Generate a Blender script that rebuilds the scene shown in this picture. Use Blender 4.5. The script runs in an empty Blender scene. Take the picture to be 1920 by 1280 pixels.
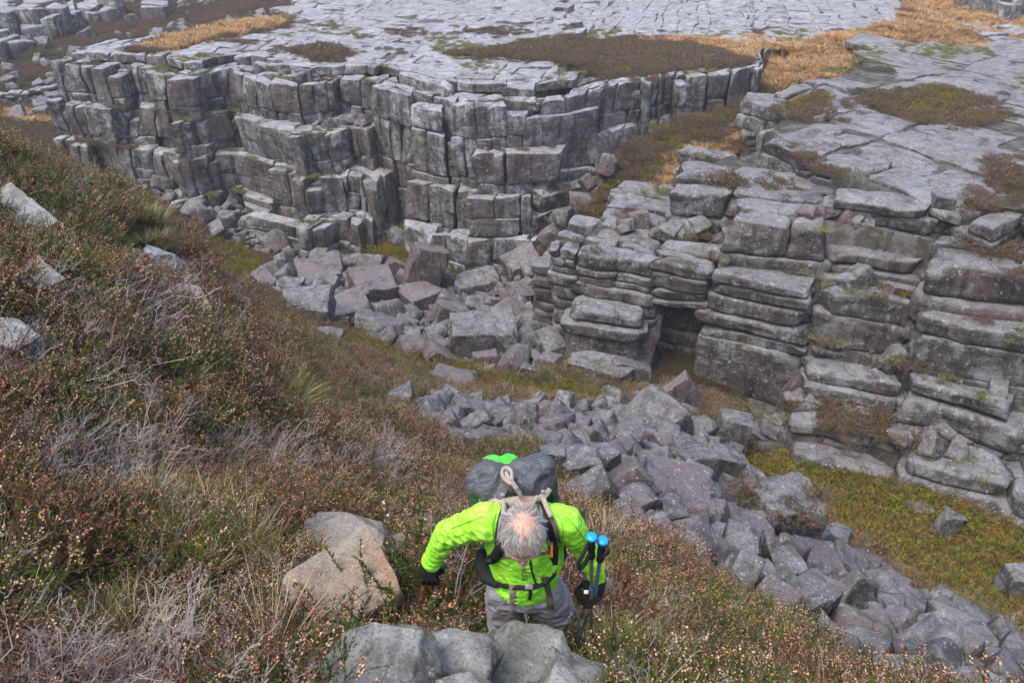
import bpy, bmesh, math, random, time
import numpy as np
from mathutils import Vector, Matrix, Euler
T_START = time.time()
random.seed(7); RNG = np.random.default_rng(7)
SC = bpy.context.scene
COL = SC.collection
PI = math.pi

# ------------------------------------------------------------------ camera, sky, sun, exposure
FOC = 1500.0                     # focal length in pixels of a 1920 wide frame
PITCH = math.radians(32.0)
cam_d = bpy.data.cameras.new('camera'); cam = bpy.data.objects.new('camera', cam_d); COL.objects.link(cam)
cam_d.sensor_width = 36.0; cam_d.lens = 36.0 * FOC / 1920.0
cam_d.clip_start = 0.05; cam_d.clip_end = 5000
cam.location = (0, 0, 0); cam.rotation_euler = (PI/2 - PITCH, 0, 0)
SC.camera = cam

world = bpy.data.worlds.new("World"); SC.world = world; world.use_nodes = True
wn = world.node_tree.nodes; wl = world.node_tree.links
for n in list(wn): wn.remove(n)
SUN_EL, SUN_ROT = math.radians(60), math.radians(230)
sky = wn.new('ShaderNodeTexSky'); sky.sky_type = 'NISHITA'; sky.sun_disc = False
sky.sun_elevation = SUN_EL; sky.sun_rotation = SUN_ROT
sky.air_density = 1.0; sky.dust_density = 4.0; sky.ozone_density = 1.0
bg = wn.new('ShaderNodeBackground'); bg.inputs['Strength'].default_value = 0.15
wo = wn.new('ShaderNodeOutputWorld')
wl.new(sky.outputs[0], bg.inputs[0]); wl.new(bg.outputs[0], wo.inputs[0])
sun_d = bpy.data.lights.new('sun', 'SUN'); sun_d.energy = 1.1; sun_d.angle = math.radians(35); sun_d.color = (1.0, 0.97, 0.93)
sun = bpy.data.objects.new('sun', sun_d); COL.objects.link(sun)
# sun_rotation is measured clockwise from +Y
sd = Vector((math.sin(SUN_ROT)*math.cos(SUN_EL), math.cos(SUN_ROT)*math.cos(SUN_EL), math.sin(SUN_EL)))
sun.rotation_euler = sd.to_track_quat('Z', 'Y').to_euler(); sun.location = (0, 0, 40)
SC.view_settings.view_transform = 'Standard'; SC.view_settings.look = 'None'
SC.view_settings.exposure = 1.28; SC.view_settings.gamma = 1.0; SC.view_settings.use_curve_mapping = False
SC.cycles.max_bounces = 5; SC.cycles.diffuse_bounces = 3; SC.cycles.glossy_bounces = 2
SC.cycles.transmission_bounces = 3; SC.cycles.transparent_max_bounces = 8; SC.cycles.volume_bounces = 1
SC.cycles.use_adaptive_sampling = True; SC.cycles.adaptive_threshold = 0.02

# ------------------------------------------------------------------ small tools
cp, sp = math.cos(PITCH), math.sin(PITCH)
def ray(u, v):
    x = (np.asarray(u, float)-960)/FOC; y = -(np.asarray(v, float)-640)/FOC
    return x, cp + y*sp, -sp + y*cp
def PZ(u, v, z):
    dx, dy, dz = ray(u, v); t = z/dz
    return (float(dx*t), float(dy*t), float(z))
def PY(u, v, Y):
    dx, dy, dz = ray(u, v); t = Y/dy
    return (float(dx*t), float(Y), float(dz*t))
def project(P):
    P = np.asarray(P, float)
    d = P[..., 1]*cp - P[..., 2]*sp
    up = P[..., 1]*sp + P[..., 2]*cp
    d = np.where(d < 0.05, 0.05, d)
    return 960 + FOC*P[..., 0]/d, 640 - FOC*up/d, d
def hash3(i, j, k, seed):
    n = (i.astype(np.int64)*73856093) ^ (j.astype(np.int64)*19349663) ^ (k.astype(np.int64)*83492791) ^ (seed*2654435761 & 0x7fffffff)
    n = (n ^ (n >> 13)) & 0x7fffffff
    n = (n*1274126177) & 0x7fffffff
    n = (n ^ (n >> 15)) & 0x7fffffff
    n = (n*668265263) & 0x7fffffff
    return ((n ^ (n >> 12)) & 0xffffff)/float(0xffffff)*2-1
def vnoise(P, scale=1.0, seed=0):
    P = np.asarray(P, float)*scale + 1000.37
    I = np.floor(P); F = P-I; F = F*F*(3-2*F); I = I.astype(np.int64)
    r = 0
    for a in (0, 1):
        wa = F[..., 0] if a else 1-F[..., 0]
        for b in (0, 1):
            wb = F[..., 1] if b else 1-F[..., 1]
            for c in (0, 1):
                wc = F[..., 2] if c else 1-F[..., 2]
                r = r + wa*wb*wc*hash3(I[..., 0]+a, I[..., 1]+b, I[..., 2]+c, seed)
    return r
def n2(x, y, scale, seed=0):
    return vnoise(np.stack([x, y, np.zeros_like(x)], -1), scale, seed)
def inpoly(x, y, poly):
    x = np.asarray(x, float); y = np.asarray(y, float)
    r = np.zeros(x.shape, bool); n = len(poly)
    for i in range(n):
        x1, y1 = poly[i][:2]; x2, y2 = poly[(i+1) % n][:2]
        if y1 == y2: continue
        c = ((y1 > y) != (y2 > y)) & (x < (x2-x1)*(y-y1)/(y2-y1)+x1)
        r ^= c
    return r
def mesh_from(name, V, F, smooth=True, mats=(), matidx=None, attrs=None):
    me = bpy.data.meshes.new(name)
    V = np.asarray(V, np.float32); F = np.asarray(F, np.int32)
    me.vertices.add(len(V)); me.vertices.foreach_set('co', V.ravel())
    k = F.shape[1]
    me.loops.add(F.size); me.loops.foreach_set('vertex_index', F.ravel())
    me.polygons.add(len(F))
    me.polygons.foreach_set('loop_start', np.arange(0, F.size, k, dtype=np.int32))
    me.polygons.foreach_set('loop_total', np.full(len(F), k, np.int32))
    for m in mats: me.materials.append(m)
    if matidx is not None: me.polygons.foreach_set('material_index', np.asarray(matidx, np.int32))
    me.polygons.foreach_set('use_smooth', np.full(len(F), bool(smooth)))
    if attrs:
        for an, av in attrs.items():
            a = me.attributes.new(an, 'FLOAT', 'POINT'); a.data.foreach_set('value', np.asarray(av, np.float32))
    me.update(calc_edges=True); me.validate()
    return me
def put(name, me, parent=None, label=None, cat=None, group=None, kind=None, loc=None):
    o = bpy.data.objects.new(name, me); COL.objects.link(o)
    if parent is not None: o.parent = parent
    if loc is not None: o.location = loc
    if label: o['label'] = label
    if cat: o['category'] = cat
    if group: o['group'] = group
    if kind: o['kind'] = kind
    return o

# ------------------------------------------------------------------ node helpers and materials
class NT:
    def __init__(s, name):
        s.m = bpy.data.materials.new(name); s.m.use_nodes = True
        s.t = s.m.node_tree; s.n = s.t.nodes; s.l = s.t.links
        for x in list(s.n): s.n.remove(x)
        s.out = s.n.new('ShaderNodeOutputMaterial'); s.b = s.n.new('ShaderNodeBsdfPrincipled')
        s.l.new(s.b.outputs[0], s.out.inputs[0])
        s.geo = None
    def pos(s, sc=(1, 1, 1), rot=(0, 0, 0)):
        if s.geo is None: s.geo = s.n.new('ShaderNodeNewGeometry')
        m = s.n.new('ShaderNodeMapping'); m.inputs['Scale'].default_value = sc; m.inputs['Rotation'].default_value = rot
        s.l.new(s.geo.outputs['Position'], m.inputs[0]); return m.outputs[0]
    def objpos(s, sc=(1, 1, 1)):
        c = s.n.new('ShaderNodeTexCoord')
        m = s.n.new('ShaderNodeMapping'); m.inputs['Scale'].default_value = sc
        s.l.new(c.outputs['Object'], m.inputs[0]); return m.outputs[0]
    def noise(s, vec, scale, detail=4, rough=0.55, dist=0):
        x = s.n.new('ShaderNodeTexNoise'); x.inputs['Scale'].default_value = scale; x.inputs['Detail'].default_value = detail
        x.inputs['Roughness'].default_value = rough; x.inputs['Distortion'].default_value = dist
        s.l.new(vec, x.inputs['Vector']); return x.outputs[0]
    def vor(s, vec, scale, feat='F1', rnd=1.0):
        x = s.n.new('ShaderNodeTexVoronoi'); x.feature = feat; x.inputs['Scale'].default_value = scale
        x.inputs['Randomness'].default_value = rnd
        s.l.new(vec, x.inputs['Vector']); return x
    def ramp(s, f, lo, hi, a=0.0, b=1.0):
        x = s.n.new('ShaderNodeMapRange'); x.inputs[1].default_value = lo; x.inputs[2].default_value = hi
        x.inputs[3].default_value = a; x.inputs[4].default_value = b; x.interpolation_type = 'SMOOTHSTEP'
        s.l.new(f, x.inputs[0]); return x.outputs[0]
    def math(s, op, a, b=None):
        x = s.n.new('ShaderNodeMath'); x.operation = op
        for i, q in enumerate((a, b)):
            if q is None: continue
            if isinstance(q, (int, float)): x.inputs[i].default_value = q
            else: s.l.new(q, x.inputs[i])
        return x.outputs[0]
    def mix(s, f, a, b):
        x = s.n.new('ShaderNodeMix'); x.data_type = 'RGBA'
        if isinstance(f, (int, float)): x.inputs[0].default_value = f
        else: s.l.new(f, x.inputs[0])
        for i, q in ((6, a), (7, b)):
            if isinstance(q, (tuple, list)): x.inputs[i].default_value = (q[0], q[1], q[2], 1)
            else: s.l.new(q, x.inputs[i])
        return x.outputs[2]
    def attr(s, name):
        x = s.n.new('ShaderNodeAttribute'); x.attribute_name = name; return x.outputs['Fac']
    def rnd(s):
        return s.n.new('ShaderNodeObjectInfo').outputs['Random']
    def normal_z(s):
        if s.geo is None: s.geo = s.n.new('ShaderNodeNewGeometry')
        x = s.n.new('ShaderNodeSeparateXYZ'); s.l.new(s.geo.outputs['Normal'], x.inputs[0]); return x.outputs[2]
    def color(s, c):
        if isinstance(c, (tuple, list)): s.b.inputs['Base Color'].default_value = (c[0], c[1], c[2], 1)
        else: s.l.new(c, s.b.inputs['Base Color'])
    def rough(s, r):
        if isinstance(r, (int, float)): s.b.inputs['Roughness'].default_value = r
        else: s.l.new(r, s.b.inputs['Roughness'])
    def bump(s, h, strength, dist):
        x = s.n.new('ShaderNodeBump'); x.inputs['Strength'].default_value = strength; x.inputs['Distance'].default_value = dist
        s.l.new(h, x.inputs['Height'])
        if getattr(s, 'lastb', None) is not None: s.l.new(s.lastb, x.inputs['Normal'])
        s.l.new(x.outputs[0], s.b.inputs['Normal']); s.lastb = x.outputs[0]

def rock_material(name, dark, mid, light, tint, lichen=0.5, near=False):
    m = NT(name); P = m.pos()
    k = 4.2 if near == 'fg' else 2.0 if near else 1.0
    t = m.attr('tint')
    big = m.noise(P, 0.30*k, 4, 0.6)
    fine = m.noise(P, 2.4*k, 9, 0.72)
    blot = m.noise(P, 1.1*k, 7, 0.7, .6)
    c = m.mix(m.ramp(fine, 0.36, 0.62), dark, mid)
    c = m.mix(m.ramp(blot, 0.44, 0.62, 0, 0.8), c, light)
    # the stone's own hue differs block by block: grey to mauve brown, and drifts across the cliff
    tt = m.math('ADD', t, m.ramp(big, .35, .65, -.3, .35))
    c = m.mix(m.ramp(tt, 0.35, 0.95, 0, 0.85), c, tint)
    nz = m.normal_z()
    pale = m.math('MULTIPLY', m.ramp(nz, 0.45, 0.92), m.ramp(fine, 0.3, 0.6, 0.45, 1.0))  # upward faces painted paler: lichen, with a wet sheen put into the colour
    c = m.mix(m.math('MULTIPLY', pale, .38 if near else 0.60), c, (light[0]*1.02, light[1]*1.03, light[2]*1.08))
    # black algae runs down steep faces
    streak = m.noise(m.pos((1.5*k, 1.5*k, 0.15*k)), 1.5, 6, 0.65)
    sv = m.math('MULTIPLY', m.ramp(streak, 0.47, 0.62), m.ramp(nz, 0.65, 0.2))
    c = m.mix(m.math('MULTIPLY', sv, 0.62), c, (dark[0]*.35, dark[1]*.35, dark[2]*.33))
    # rust and olive stains in broad drifts
    st_ = m.ramp(m.noise(m.pos((1, 1, .5), (0, 0, .6)), .55*k, 6, 0.7, .8), .53, .66)
    c = m.mix(m.math('MULTIPLY', st_, .5), c, (0.125, 0.110, 0.070))
    dk = m.ramp(m.noise(m.pos((1, 1, .6), (0, .3, 1.6)), .75*k, 7, 0.72, .5), .52, .63)
    c = m.mix(m.math('MULTIPLY', dk, .62), c, (dark[0]*.75, dark[1]*.72, dark[2]*.72))
    sp_ = m.noise(P, 17*k, 4, 0.75)
    c = m.mix(m.ramp(sp_, 0.52, 0.66, 0, 0.75), c, (dark[0]*.5, dark[1]*.5, dark[2]*.5))
    # crusts of white lichen: specks and blotches
    v = m.vor(m.pos((1, 1, .8)), 6.5*k); vs = m.ramp(m.math('ADD', v.outputs['Distance'], m.ramp(sp_, .3, .7, -.16, .22)), 0.10, 0.17, 1, 0)
    msk = m.ramp(m.noise(P, 0.9*k, 4, 0.65), 0.48, 0.60)
    c = m.mix(m.math('MULTIPLY', m.math('MULTIPLY', vs, msk), lichen), c, (0.55, 0.57, 0.55))
    bl = m.ramp(m.noise(P, 3.4*k, 10, 0.85), 0.56, 0.61)
    c = m.mix(m.math('MULTIPLY', bl, lichen*0.75), c, (0.44, 0.46, 0.45))
    # thin cracks
    wp = m.n.new('ShaderNodeVectorMath'); wp.operation = 'ADD'
    wn_ = m.n.new('ShaderNodeTexNoise'); wn_.inputs['Scale'].default_value = 1.6*k; wn_.inputs['Detail'].default_value = 3
    m.l.new(P, wn_.inputs['Vector']); sc_ = m.n.new('ShaderNodeVectorMath'); sc_.operation = 'SCALE'; sc_.inputs['Scale'].default_value = .5/k
    m.l.new(wn_.outputs['Color'], sc_.inputs[0]); m.l.new(m.pos((1, 1, 1.5), (.1, .15, .3)), wp.inputs[0]); m.l.new(sc_.outputs[0], wp.inputs[1])
    cr = m.vor(wp.outputs[0], 0.75*k, 'DISTANCE_TO_EDGE', .85); crk = m.ramp(cr.outputs['Distance'], 0.0, 0.016, 0, 1)
    cm = m.ramp(m.noise(P, .8*k, 3, .6), .42, .52)
    ck = m.math('MULTIPLY', m.math('SUBTRACT', 1.0, crk), cm)
    c = m.mix(m.math('MULTIPLY', ck, 0.0 if near else .6), c, (dark[0]*.2, dark[1]*.2, dark[2]*.2))
    m.color(c); m.rough(m.ramp(fine, 0.3, 0.7, 0.6, 0.92)); m.b.inputs['Specular IOR Level'].default_value = 0.3
    # relief: broken facets, bedding laminae, pits
    fc = m.vor(wp.outputs[0], 1.9*k, 'F1', 1.0); sepc = m.n.new('ShaderNodeSeparateColor'); m.l.new(fc.outputs['Color'], sepc.inputs[0])
    m.bump(m.math('ADD', sepc.outputs[0], m.math('MULTIPLY', fc.outputs['Distance'], 1.2)), 0.55, 0.06/k)
    lam = m.noise(m.pos((0.5*k, 0.5*k, 5.0*k)), 1.2, 5, 0.65)
    m.bump(lam, 0.7, 0.10/k)
    if not near: m.bump(m.math('MULTIPLY', ck, -1.0), 0.7, 0.05/k)
    m.bump(fine, 1.0, 0.14/k)
    m.bump(sp_, 0.6, 0.02/k)
    return m.m
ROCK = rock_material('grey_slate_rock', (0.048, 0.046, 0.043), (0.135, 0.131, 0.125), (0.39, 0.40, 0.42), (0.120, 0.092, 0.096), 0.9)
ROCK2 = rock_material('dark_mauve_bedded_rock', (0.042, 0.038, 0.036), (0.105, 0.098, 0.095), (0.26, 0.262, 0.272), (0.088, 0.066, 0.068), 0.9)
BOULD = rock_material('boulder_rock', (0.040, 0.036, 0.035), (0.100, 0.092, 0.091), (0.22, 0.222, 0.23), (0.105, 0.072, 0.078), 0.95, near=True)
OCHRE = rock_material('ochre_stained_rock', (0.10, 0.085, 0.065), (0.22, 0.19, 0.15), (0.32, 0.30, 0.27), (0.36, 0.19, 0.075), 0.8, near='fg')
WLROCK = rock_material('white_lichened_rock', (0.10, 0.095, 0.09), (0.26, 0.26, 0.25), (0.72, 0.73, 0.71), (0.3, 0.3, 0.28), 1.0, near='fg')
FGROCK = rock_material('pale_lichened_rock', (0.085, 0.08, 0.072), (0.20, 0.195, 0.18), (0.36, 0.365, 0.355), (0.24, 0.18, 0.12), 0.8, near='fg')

# ------------------------------------------------------------------ lie of the land (metres, eye at the origin)
G = []
def g(u, v, Y): G.append(PY(u, v, Y))
for p in [(0, 0, -1.62), (-3, 0, -.6), (3, 0, -2.3), (0, -4, .3), (-8, -4, 2.5), (8, -4, -3), (-9, 3, .8), (-1, 1.2, -2.05), (-20, 5, 2.5), (-30, 20, 1), (-22, 12, 1.2), (0, -40, 12), (-60, -10, 12), (60, -10, -10)]: G.append(p)
for a in [(0,1310,2.1),(400,1310,2.05),(700,1275,2.15),(960,1280,2.3),(1300,1320,2.55),(1920,1430,2.6),(1600,1375,2.65),(0,1010,3.1),(0,710,5.5),(0,470,9),(0,290,14.5),
          (350,460,18),(200,372,16.5),(300,615,9),(485,655,19),(420,552,18.5),(600,815,9.5),(300,910,5),(600,1010,4.2),(620,750,18),(720,805,17),(840,905,12.5),(850,1000,7.5),
          (700,1180,2.9),(900,1215,2.9),(1060,1222,2.84),(1100,1165,3.3),(1200,1160,4.2),(1200,1240,3.1),(1000,1090,5.4),(1150,1050,6.5),(1300,1170,5.4),(1450,1290,4.3),(1650,1420,3.9),(1850,1480,3.8),(1300,1085,8.5),(1500,1160,8.5),(1720,1300,7.0),
          (1000,860,12.5),(1090,890,12),(1200,900,14),(1000,800,18),(860,765,20.5),(1400,1000,13.2),(1250,1000,11.0),(1600,1120,11.8),(1850,1230,9.5),(1350,880,19.5),
          (1500,950,20),(1900,1110,17),(1410,865,23.5),(1920,985,20.3),(1650,1050,17.3),(1750,930,21.5),(1250,790,24.3),(1100,745,26.5),(950,725,27.5),(760,690,30),
          (700,560,40.5),(900,600,37.5),(560,550,41),(930,505,44.3),(1000,490,43),(600,485,46),(450,450,48.5),(420,520,43),(330,355,52.5),(200,305,56),(60,215,66),(50,192,71),(-250,200,66),
          (100,60,92),(400,30,98),(0,0,112),(250,110,78),(-300,0,112),(1150,300,47.5),(1300,230,51),(1450,150,57),(1600,90,64),(1850,50,72),(1700,5,84),(2200,50,76),(1060,380,45.5),
          (1040,560,37),(1060,660,30.5)]: g(*a)
for p in [(-200, 130, -12), (-120, 160, -8), (0, 170, -15), (120, 160, -12), (220, 120, -8), (150, 20, -25), (60, 15, -24), (35, 12, -22), (-150, 60, -16), (0, 400, -10), (300, 300, 5), (-300, 350, 20), (-300, -100, 60), (300, -200, -20), (0, -300, 60)]: G.append(p)
G = np.array(G)
def phi(r): return np.sqrt(r*r+0.6)
_A = phi(np.hypot(G[:, None, 0]-G[None, :, 0], G[:, None, 1]-G[None, :, 1]))
_n = len(G); M = np.zeros((_n+3, _n+3)); M[:_n, :_n] = _A + np.eye(_n)*-0.02
M[:_n, _n] = 1; M[:_n, _n+1:] = G[:, :2]; M[_n:, :_n] = M[:_n, _n:].T
RW = np.linalg.solve(M, np.concatenate([G[:, 2], [0, 0, 0]]))
def ground0(x, y):
    x = np.asarray(x, float); y = np.asarray(y, float); sh = x.shape; x = x.ravel(); y = y.ravel()
    out = np.empty(len(x))
    for s in range(0, len(x), 40000):
        xs, ys = x[s:s+40000], y[s:s+40000]
        out[s:s+40000] = phi(np.hypot(xs[:, None]-G[:, 0], ys[:, None]-G[:, 1])) @ RW[:_n] + RW[_n] + RW[_n+1]*xs + RW[_n+2]*ys
    return out.reshape(sh)
def ground(x, y):
    z = ground0(x, y); d = np.hypot(x, y)
    a = np.clip(d/25, .15, 1)
    return z + a*(0.45*n2(x, y, .22, 3) + .22*n2(x, y, .6, 4)) + .06*n2(x, y, 2.2, 5) + np.clip((d-70)/100, 0, 3)*2.0*n2(x, y, .04, 6)

# --- north plateau: line of the cliff top, and how far each ledge stands out in front of it
E0 = np.array([PZ(u, v, -13.0)[:2] for u, v in [(-40,112),(92,116),(180,124),(280,132),(330,150),(420,128),(480,142),(560,160),(650,152),(740,170),(800,184),(900,196),(985,199),(1060,190),(1150,168),(1250,148),(1340,136),(1430,128)]])
E0[0] = (E0[1][0]-.6, E0[1][1]+26); E0 = np.vstack([E0, [[19.5, 63]]])
LX = np.array([-34, -24, -17, -12, -9, -8.2, -6.6, -6, -3, 0, 4, 10, 17.])
LO = np.array([[.8,1.6,2.6],[.8,1.6,2.6],[1.6,2.4,3.6],[2.2,3.4,5.2],[1.8,3,4.5],[.3,.4,.6],[.3,.5,.9],[1,2.2,3.4],[.9,2.0,3.0],[1.0,1.6,2.4],[.6,1.4,2.6],[.4,.8,1.5],[.3,.5,.8]])
def e0y(x): return np.interp(x, E0[1:, 0], E0[1:, 1], left=1e3, right=60.0)
def edip(x, y): return -0.035*np.clip(y-55, 0, 60) 
def north_h(x, y):
    """terrace height of the north plateau mass, nan outside it"""
    x = np.asarray(x, float); y = np.asarray(y, float)
    e = e0y(x) + .35*n2(x, y, .45, 21)
    h = np.full(x.shape, np.nan)
    for k, z in ((2, -20.4), (1, -18.0), (0, -15.5)):
        off = np.interp(x, LX, LO[:, k]) + .45*n2(x, y*0, .5, 30+k)
        h = np.where((y > e-off), z, h)
    h = np.where(y > e, -13.0, h)
    h = np.where((x < E0[1, 0]) , np.nan, h)
    # the cap is one bed higher away from the lip
    h = np.where((h == -13.0) & (y > e+2.2+1.2*n2(x, y*0, .25, 25)) & (x < 5), -12.45, h)
    out = inpoly(x, y, NP_OUT)
    h = np.where(out, h, np.nan)
    return h + np.where(h > -14, edip(x, y), 0)
NP_OUT = [(-32.6, 0), (-32.6, 58), (-31, 63), PZ(330,72,-13.2)[:2], PZ(520,30,-14)[:2], PZ(640,-20,-14.5)[:2], (-22, 125), (60, 125), PZ(1690,-30,-14)[:2], PZ(1700,40,-13.6)[:2], PZ(1570,70,-13.4)[:2], PZ(1500,84,-13.2)[:2], (17.2, 56.2), (17.0, 0)]
# --- south-east mass: nested terraces
def poly(pts): return [PZ(*p)[:2] if len(p) == 3 else p for p in pts]
FAR = [(48, 22), (60, 40), (55, 60)]
S_POLYS = [
 (-19.0, poly([(1055,640,-19),(1000,560,-19),(985,480,-19),(1050,420,-17),(1150,350,-15),(1500,160,-13.5),(1640,88,-13)])+[(38,62)]+FAR[::-1]+[(22,19.6)]+poly([(1920,960,-20),(1800,930,-20),(1690,905,-20),(1560,875,-20),(1420,840,-20),(1400,760,-20),(1380,690,-20),(1270,660,-20),(1235,735,-20),(1130,735,-20)])),
 (-17.0, poly([(1080,560,-17),(1020,500,-17),(1010,460,-17),(1080,400,-16),(1150,350,-15),(1500,160,-13.5),(1640,88,-13)])+[(38,62)]+FAR[::-1]+[(23,20.2)]+poly([(1920,790,-17.4),(1780,740,-17.4),(1650,690,-17.2),(1500,650,-17),(1430,625,-17),(1300,640,-17.5),(1240,600,-17),(1230,560,-17),(1150,600,-17)])),
 (-14.9, poly([(1060,480,-15.2),(1035,455,-15.2),(1100,395,-15),(1170,345,-14),(1500,160,-13.5),(1640,88,-13)])+[(38,62)]+FAR[::-1]+[(23.5,21)]+poly([(1920,650,-14.9),(1780,600,-14.9),(1640,570,-14.9),(1540,545,-14.9),(1440,535,-14.9),(1400,545,-15),(1330,525,-15),(1245,500,-15),(1200,440,-15),(1140,500,-15)])),
 (-13.1, poly([(1185,350,-13.3),(1260,308,-13.1),(1380,250,-13),(1500,160,-13.5),(1640,88,-13)])+[(38,62)]+FAR[::-1]+[(24,22)]+poly([(1920,530,-13.1),(1780,480,-13.1),(1640,450,-13.1),(1500,430,-13.1),(1400,410,-13.1),(1340,360,-13.1),(1260,350,-13.1)])),
 (-12.1, poly([(1395,262,-12.1),(1380,245,-12.1),(1440,200,-12.3),(1520,150,-12.6),(1640,88,-13)])+[(38,62)]+FAR[::-1]+[(26,24)]+poly([(1920,420,-12.1),(1850,412,-12.1),(1790,405,-12.1),(1720,390,-12.1),(1640,367,-12.1),(1560,332,-12.1),(1480,292,-12.1)])),
]
def southeast_h(x, y):
    x = np.asarray(x, float); y = np.asarray(y, float)
    xx = x + .3*n2(x, y, .5, 41); yy = y + .3*n2(x, y, .5, 42)
    h = np.full(x.shape, np.nan)
    for z, pl in S_POLYS:
        h = np.where(inpoly(xx, yy, pl), z, h)
    return h + np.where(h > -14, -0.02*np.clip(y-38, 0, 40), 0)
# --- places where plants cover the rock
def ppoly(z, pts): return [PZ(u, v, z)[:2] for u, v in pts]
VEG_N = [ppoly(-13.1, [(960,100),(1010,85),(1100,72),(1250,66),(1420,78),(1530,84),(1500,128),(1430,134),(1340,128),(1240,140),(1150,150),(1060,142),(980,132),(900,128),(840,120),(900,112)]),
         ppoly(-13.1, [(330,72),(420,48),(540,28),(545,42),(440,78),(350,100),(300,120),(250,108),(300,92)]),
         ppoly(-14.9, [(570,160),(610,148),(650,162),(650,185),(590,182)])]
VEG_S = [ppoly(-13, [(1850,335),(1925,350),(1925,400),(1880,395),(1850,370)]),
         ppoly(-12.4, [(1630,180),(1760,165),(1870,205),(1900,235),(1800,250),(1700,232),(1640,215)]),
         ppoly(-14.9, [(1270,410),(1370,400),(1395,430),(1390,480),(1330,470),(1290,440)]),
         ppoly(-13.1, [(1790,420),(1925,440),(1925,505),(1850,480),(1800,455)]),
         ppoly(-13.1, [(1700,450),(1860,460),(1890,500),(1850,525),(1740,500),(1690,475)]),
         ppoly(-18.2, [(1530,700),(1600,720),(1700,770),(1760,830),(1740,850),(1650,800),(1540,760)]),
         ppoly(-14.9, [(1600,560),(1700,575),(1720,610),(1640,600)]),
         ppoly(-12.5, [(1460,215),(1540,180),(1560,210),(1500,240)])]
CAVE = [(6.1,24.5),(9.4,23.2),(10.2,27.5),(9.8,31.2),(7.0,31.4),(6.0,28)]
def incave(x, y): return inpoly(x, y, CAVE)
def veg(x, y):
    r = np.zeros(np.shape(x), bool)
    jx = x + .5*n2(x, y, .8, 51); jy = y + .9*n2(x, y, .5, 52)
    for pl in VEG_N + VEG_S: r |= inpoly(jx, jy, pl)
    return r
# the lie of the rock is worked out once on a fine plan grid and looked up afterwards
GX0, GX1, GY0, GY1, GS = -42.0, 52.0, 14.0, 130.0, .125
_gx = np.arange(GX0, GX1, GS); _gy = np.arange(GY0, GY1, GS); _X, _Y = np.meshgrid(_gx, _gy)
_H = np.fmax(north_h(_X, _Y), southeast_h(_X, _Y)); _Z = ground(_X, _Y); _VG = veg(_X, _Y); _CV = incave(_X, _Y)
_lo = np.where(np.isnan(_H) | _CV, _Z, _H); _core = _lo.copy()
for _k in (.7, 1.3):
    for _a in range(8):
        dx_ = int(round(_k*math.cos(_a*PI/4)/GS)); dy_ = int(round(_k*math.sin(_a*PI/4)/GS))
        _core = np.minimum(_core, np.roll(np.roll(_lo, dy_, 0), dx_, 1))
def gridlook(A, x, y, out):
    x = np.asarray(x, float); y = np.asarray(y, float)
    i = np.round((x-GX0)/GS).astype(int); j = np.round((y-GY0)/GS).astype(int)
    ok = (i >= 0) & (j >= 0) & (i < len(_gx)) & (j < len(_gy))
    return np.where(ok, A[np.clip(j, 0, len(_gy)-1), np.clip(i, 0, len(_gx)-1)], out)
def rockh(x, y): return gridlook(_H, x, y, np.nan)
def land(x, y):
    """what one stands on: open ground or the floor of the joints in the rock masses"""
    z = ground(x, y); h = rockh(x, y); core = gridlook(_core, x, y, -99.); core = np.where(core < -90, z, core)
    lo = np.where(np.isnan(h), z, h); v = gridlook(_VG, x, y, False).astype(bool) & (core > lo-.7) & ~np.isnan(h)
    top = np.where(v, h + .02 + .08*n2(x, y, 1.1, 55), np.where(core > h-.2, h-np.where(y > 48, .085, .13), core-.45))
    cv = gridlook(_CV, x, y, False).astype(bool)
    out = np.where(np.isnan(h) | cv, z, np.maximum(top, np.minimum(z, core)-.3))
    return out, ~np.isnan(h) & ~cv, v & ~cv
# ------------------------------------------------------------------ the ground sheet
def build_ground():
    az = np.concatenate([np.arange(-180, -52, 3.0), np.arange(-52, -38, .8), np.arange(-38, 38, .17), np.arange(38, 52, .8), np.arange(52, 180, 3.0)])
    az = np.radians(az)
    rr = [0.5]
    while rr[-1] < 1500: rr.append(rr[-1]*(1.018 if rr[-1] < 18 else 1.0072 if rr[-1] < 78 else 1.02))
    rr = np.array(rr)
    A, R = np.meshgrid(az, rr); X = R*np.sin(A); Y = R*np.cos(A)
    Z, rock, v = land(X, Y)
    na, nr = len(az), len(rr)
    V = np.stack([X, Y, Z], -1).reshape(-1, 3)
    V = np.vstack([V, [[0, 0, float(ground(np.array([0.]), np.array([0.]))[0])]]])
    i = np.arange(nr-1)[:, None]*na; j = np.arange(na)[None, :]; j2 = (j+1) % na
    F = np.stack([i+j, i+j2, i+na+j2, i+na+j], -1).reshape(-1, 4)
    # covers: 0 heather brown, 1 green grass, 2 orange moor grass, 3 rock floor
    x, y = V[:, 0], V[:, 1]
    u, w, d = project(V)
    green = np.zeros(len(V)); orange = np.zeros(len(V)); stone = np.zeros(len(V))
    for pl in GREEN: green = np.maximum(green, inpoly(x+.6*n2(x, y, .5, 61), y+.9*n2(x, y, .4, 62), pl)*1.0)
    for pl in ORANGE: orange = np.maximum(orange, inpoly(x+1.2*n2(x, y, .3, 63), y+1.6*n2(x, y, .25, 64), pl)*1.0)
    for pl in STONY: stone = np.maximum(stone, inpoly(x+.5*n2(x, y, .6, 65), y+.5*n2(x, y, .6, 66), pl)*1.0)
    r = np.concatenate([rock.ravel() & ~v.ravel(), [False]])
    stone = np.maximum(stone, r*1.0)
    me = mesh_from('ground', V, F, True, [GROUND], None, {'green': green, 'orange': orange, 'stone': stone})
    return put('ground', me, kind='structure', label='rough ground of peat, grass and bedrock under the moorland')
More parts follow.
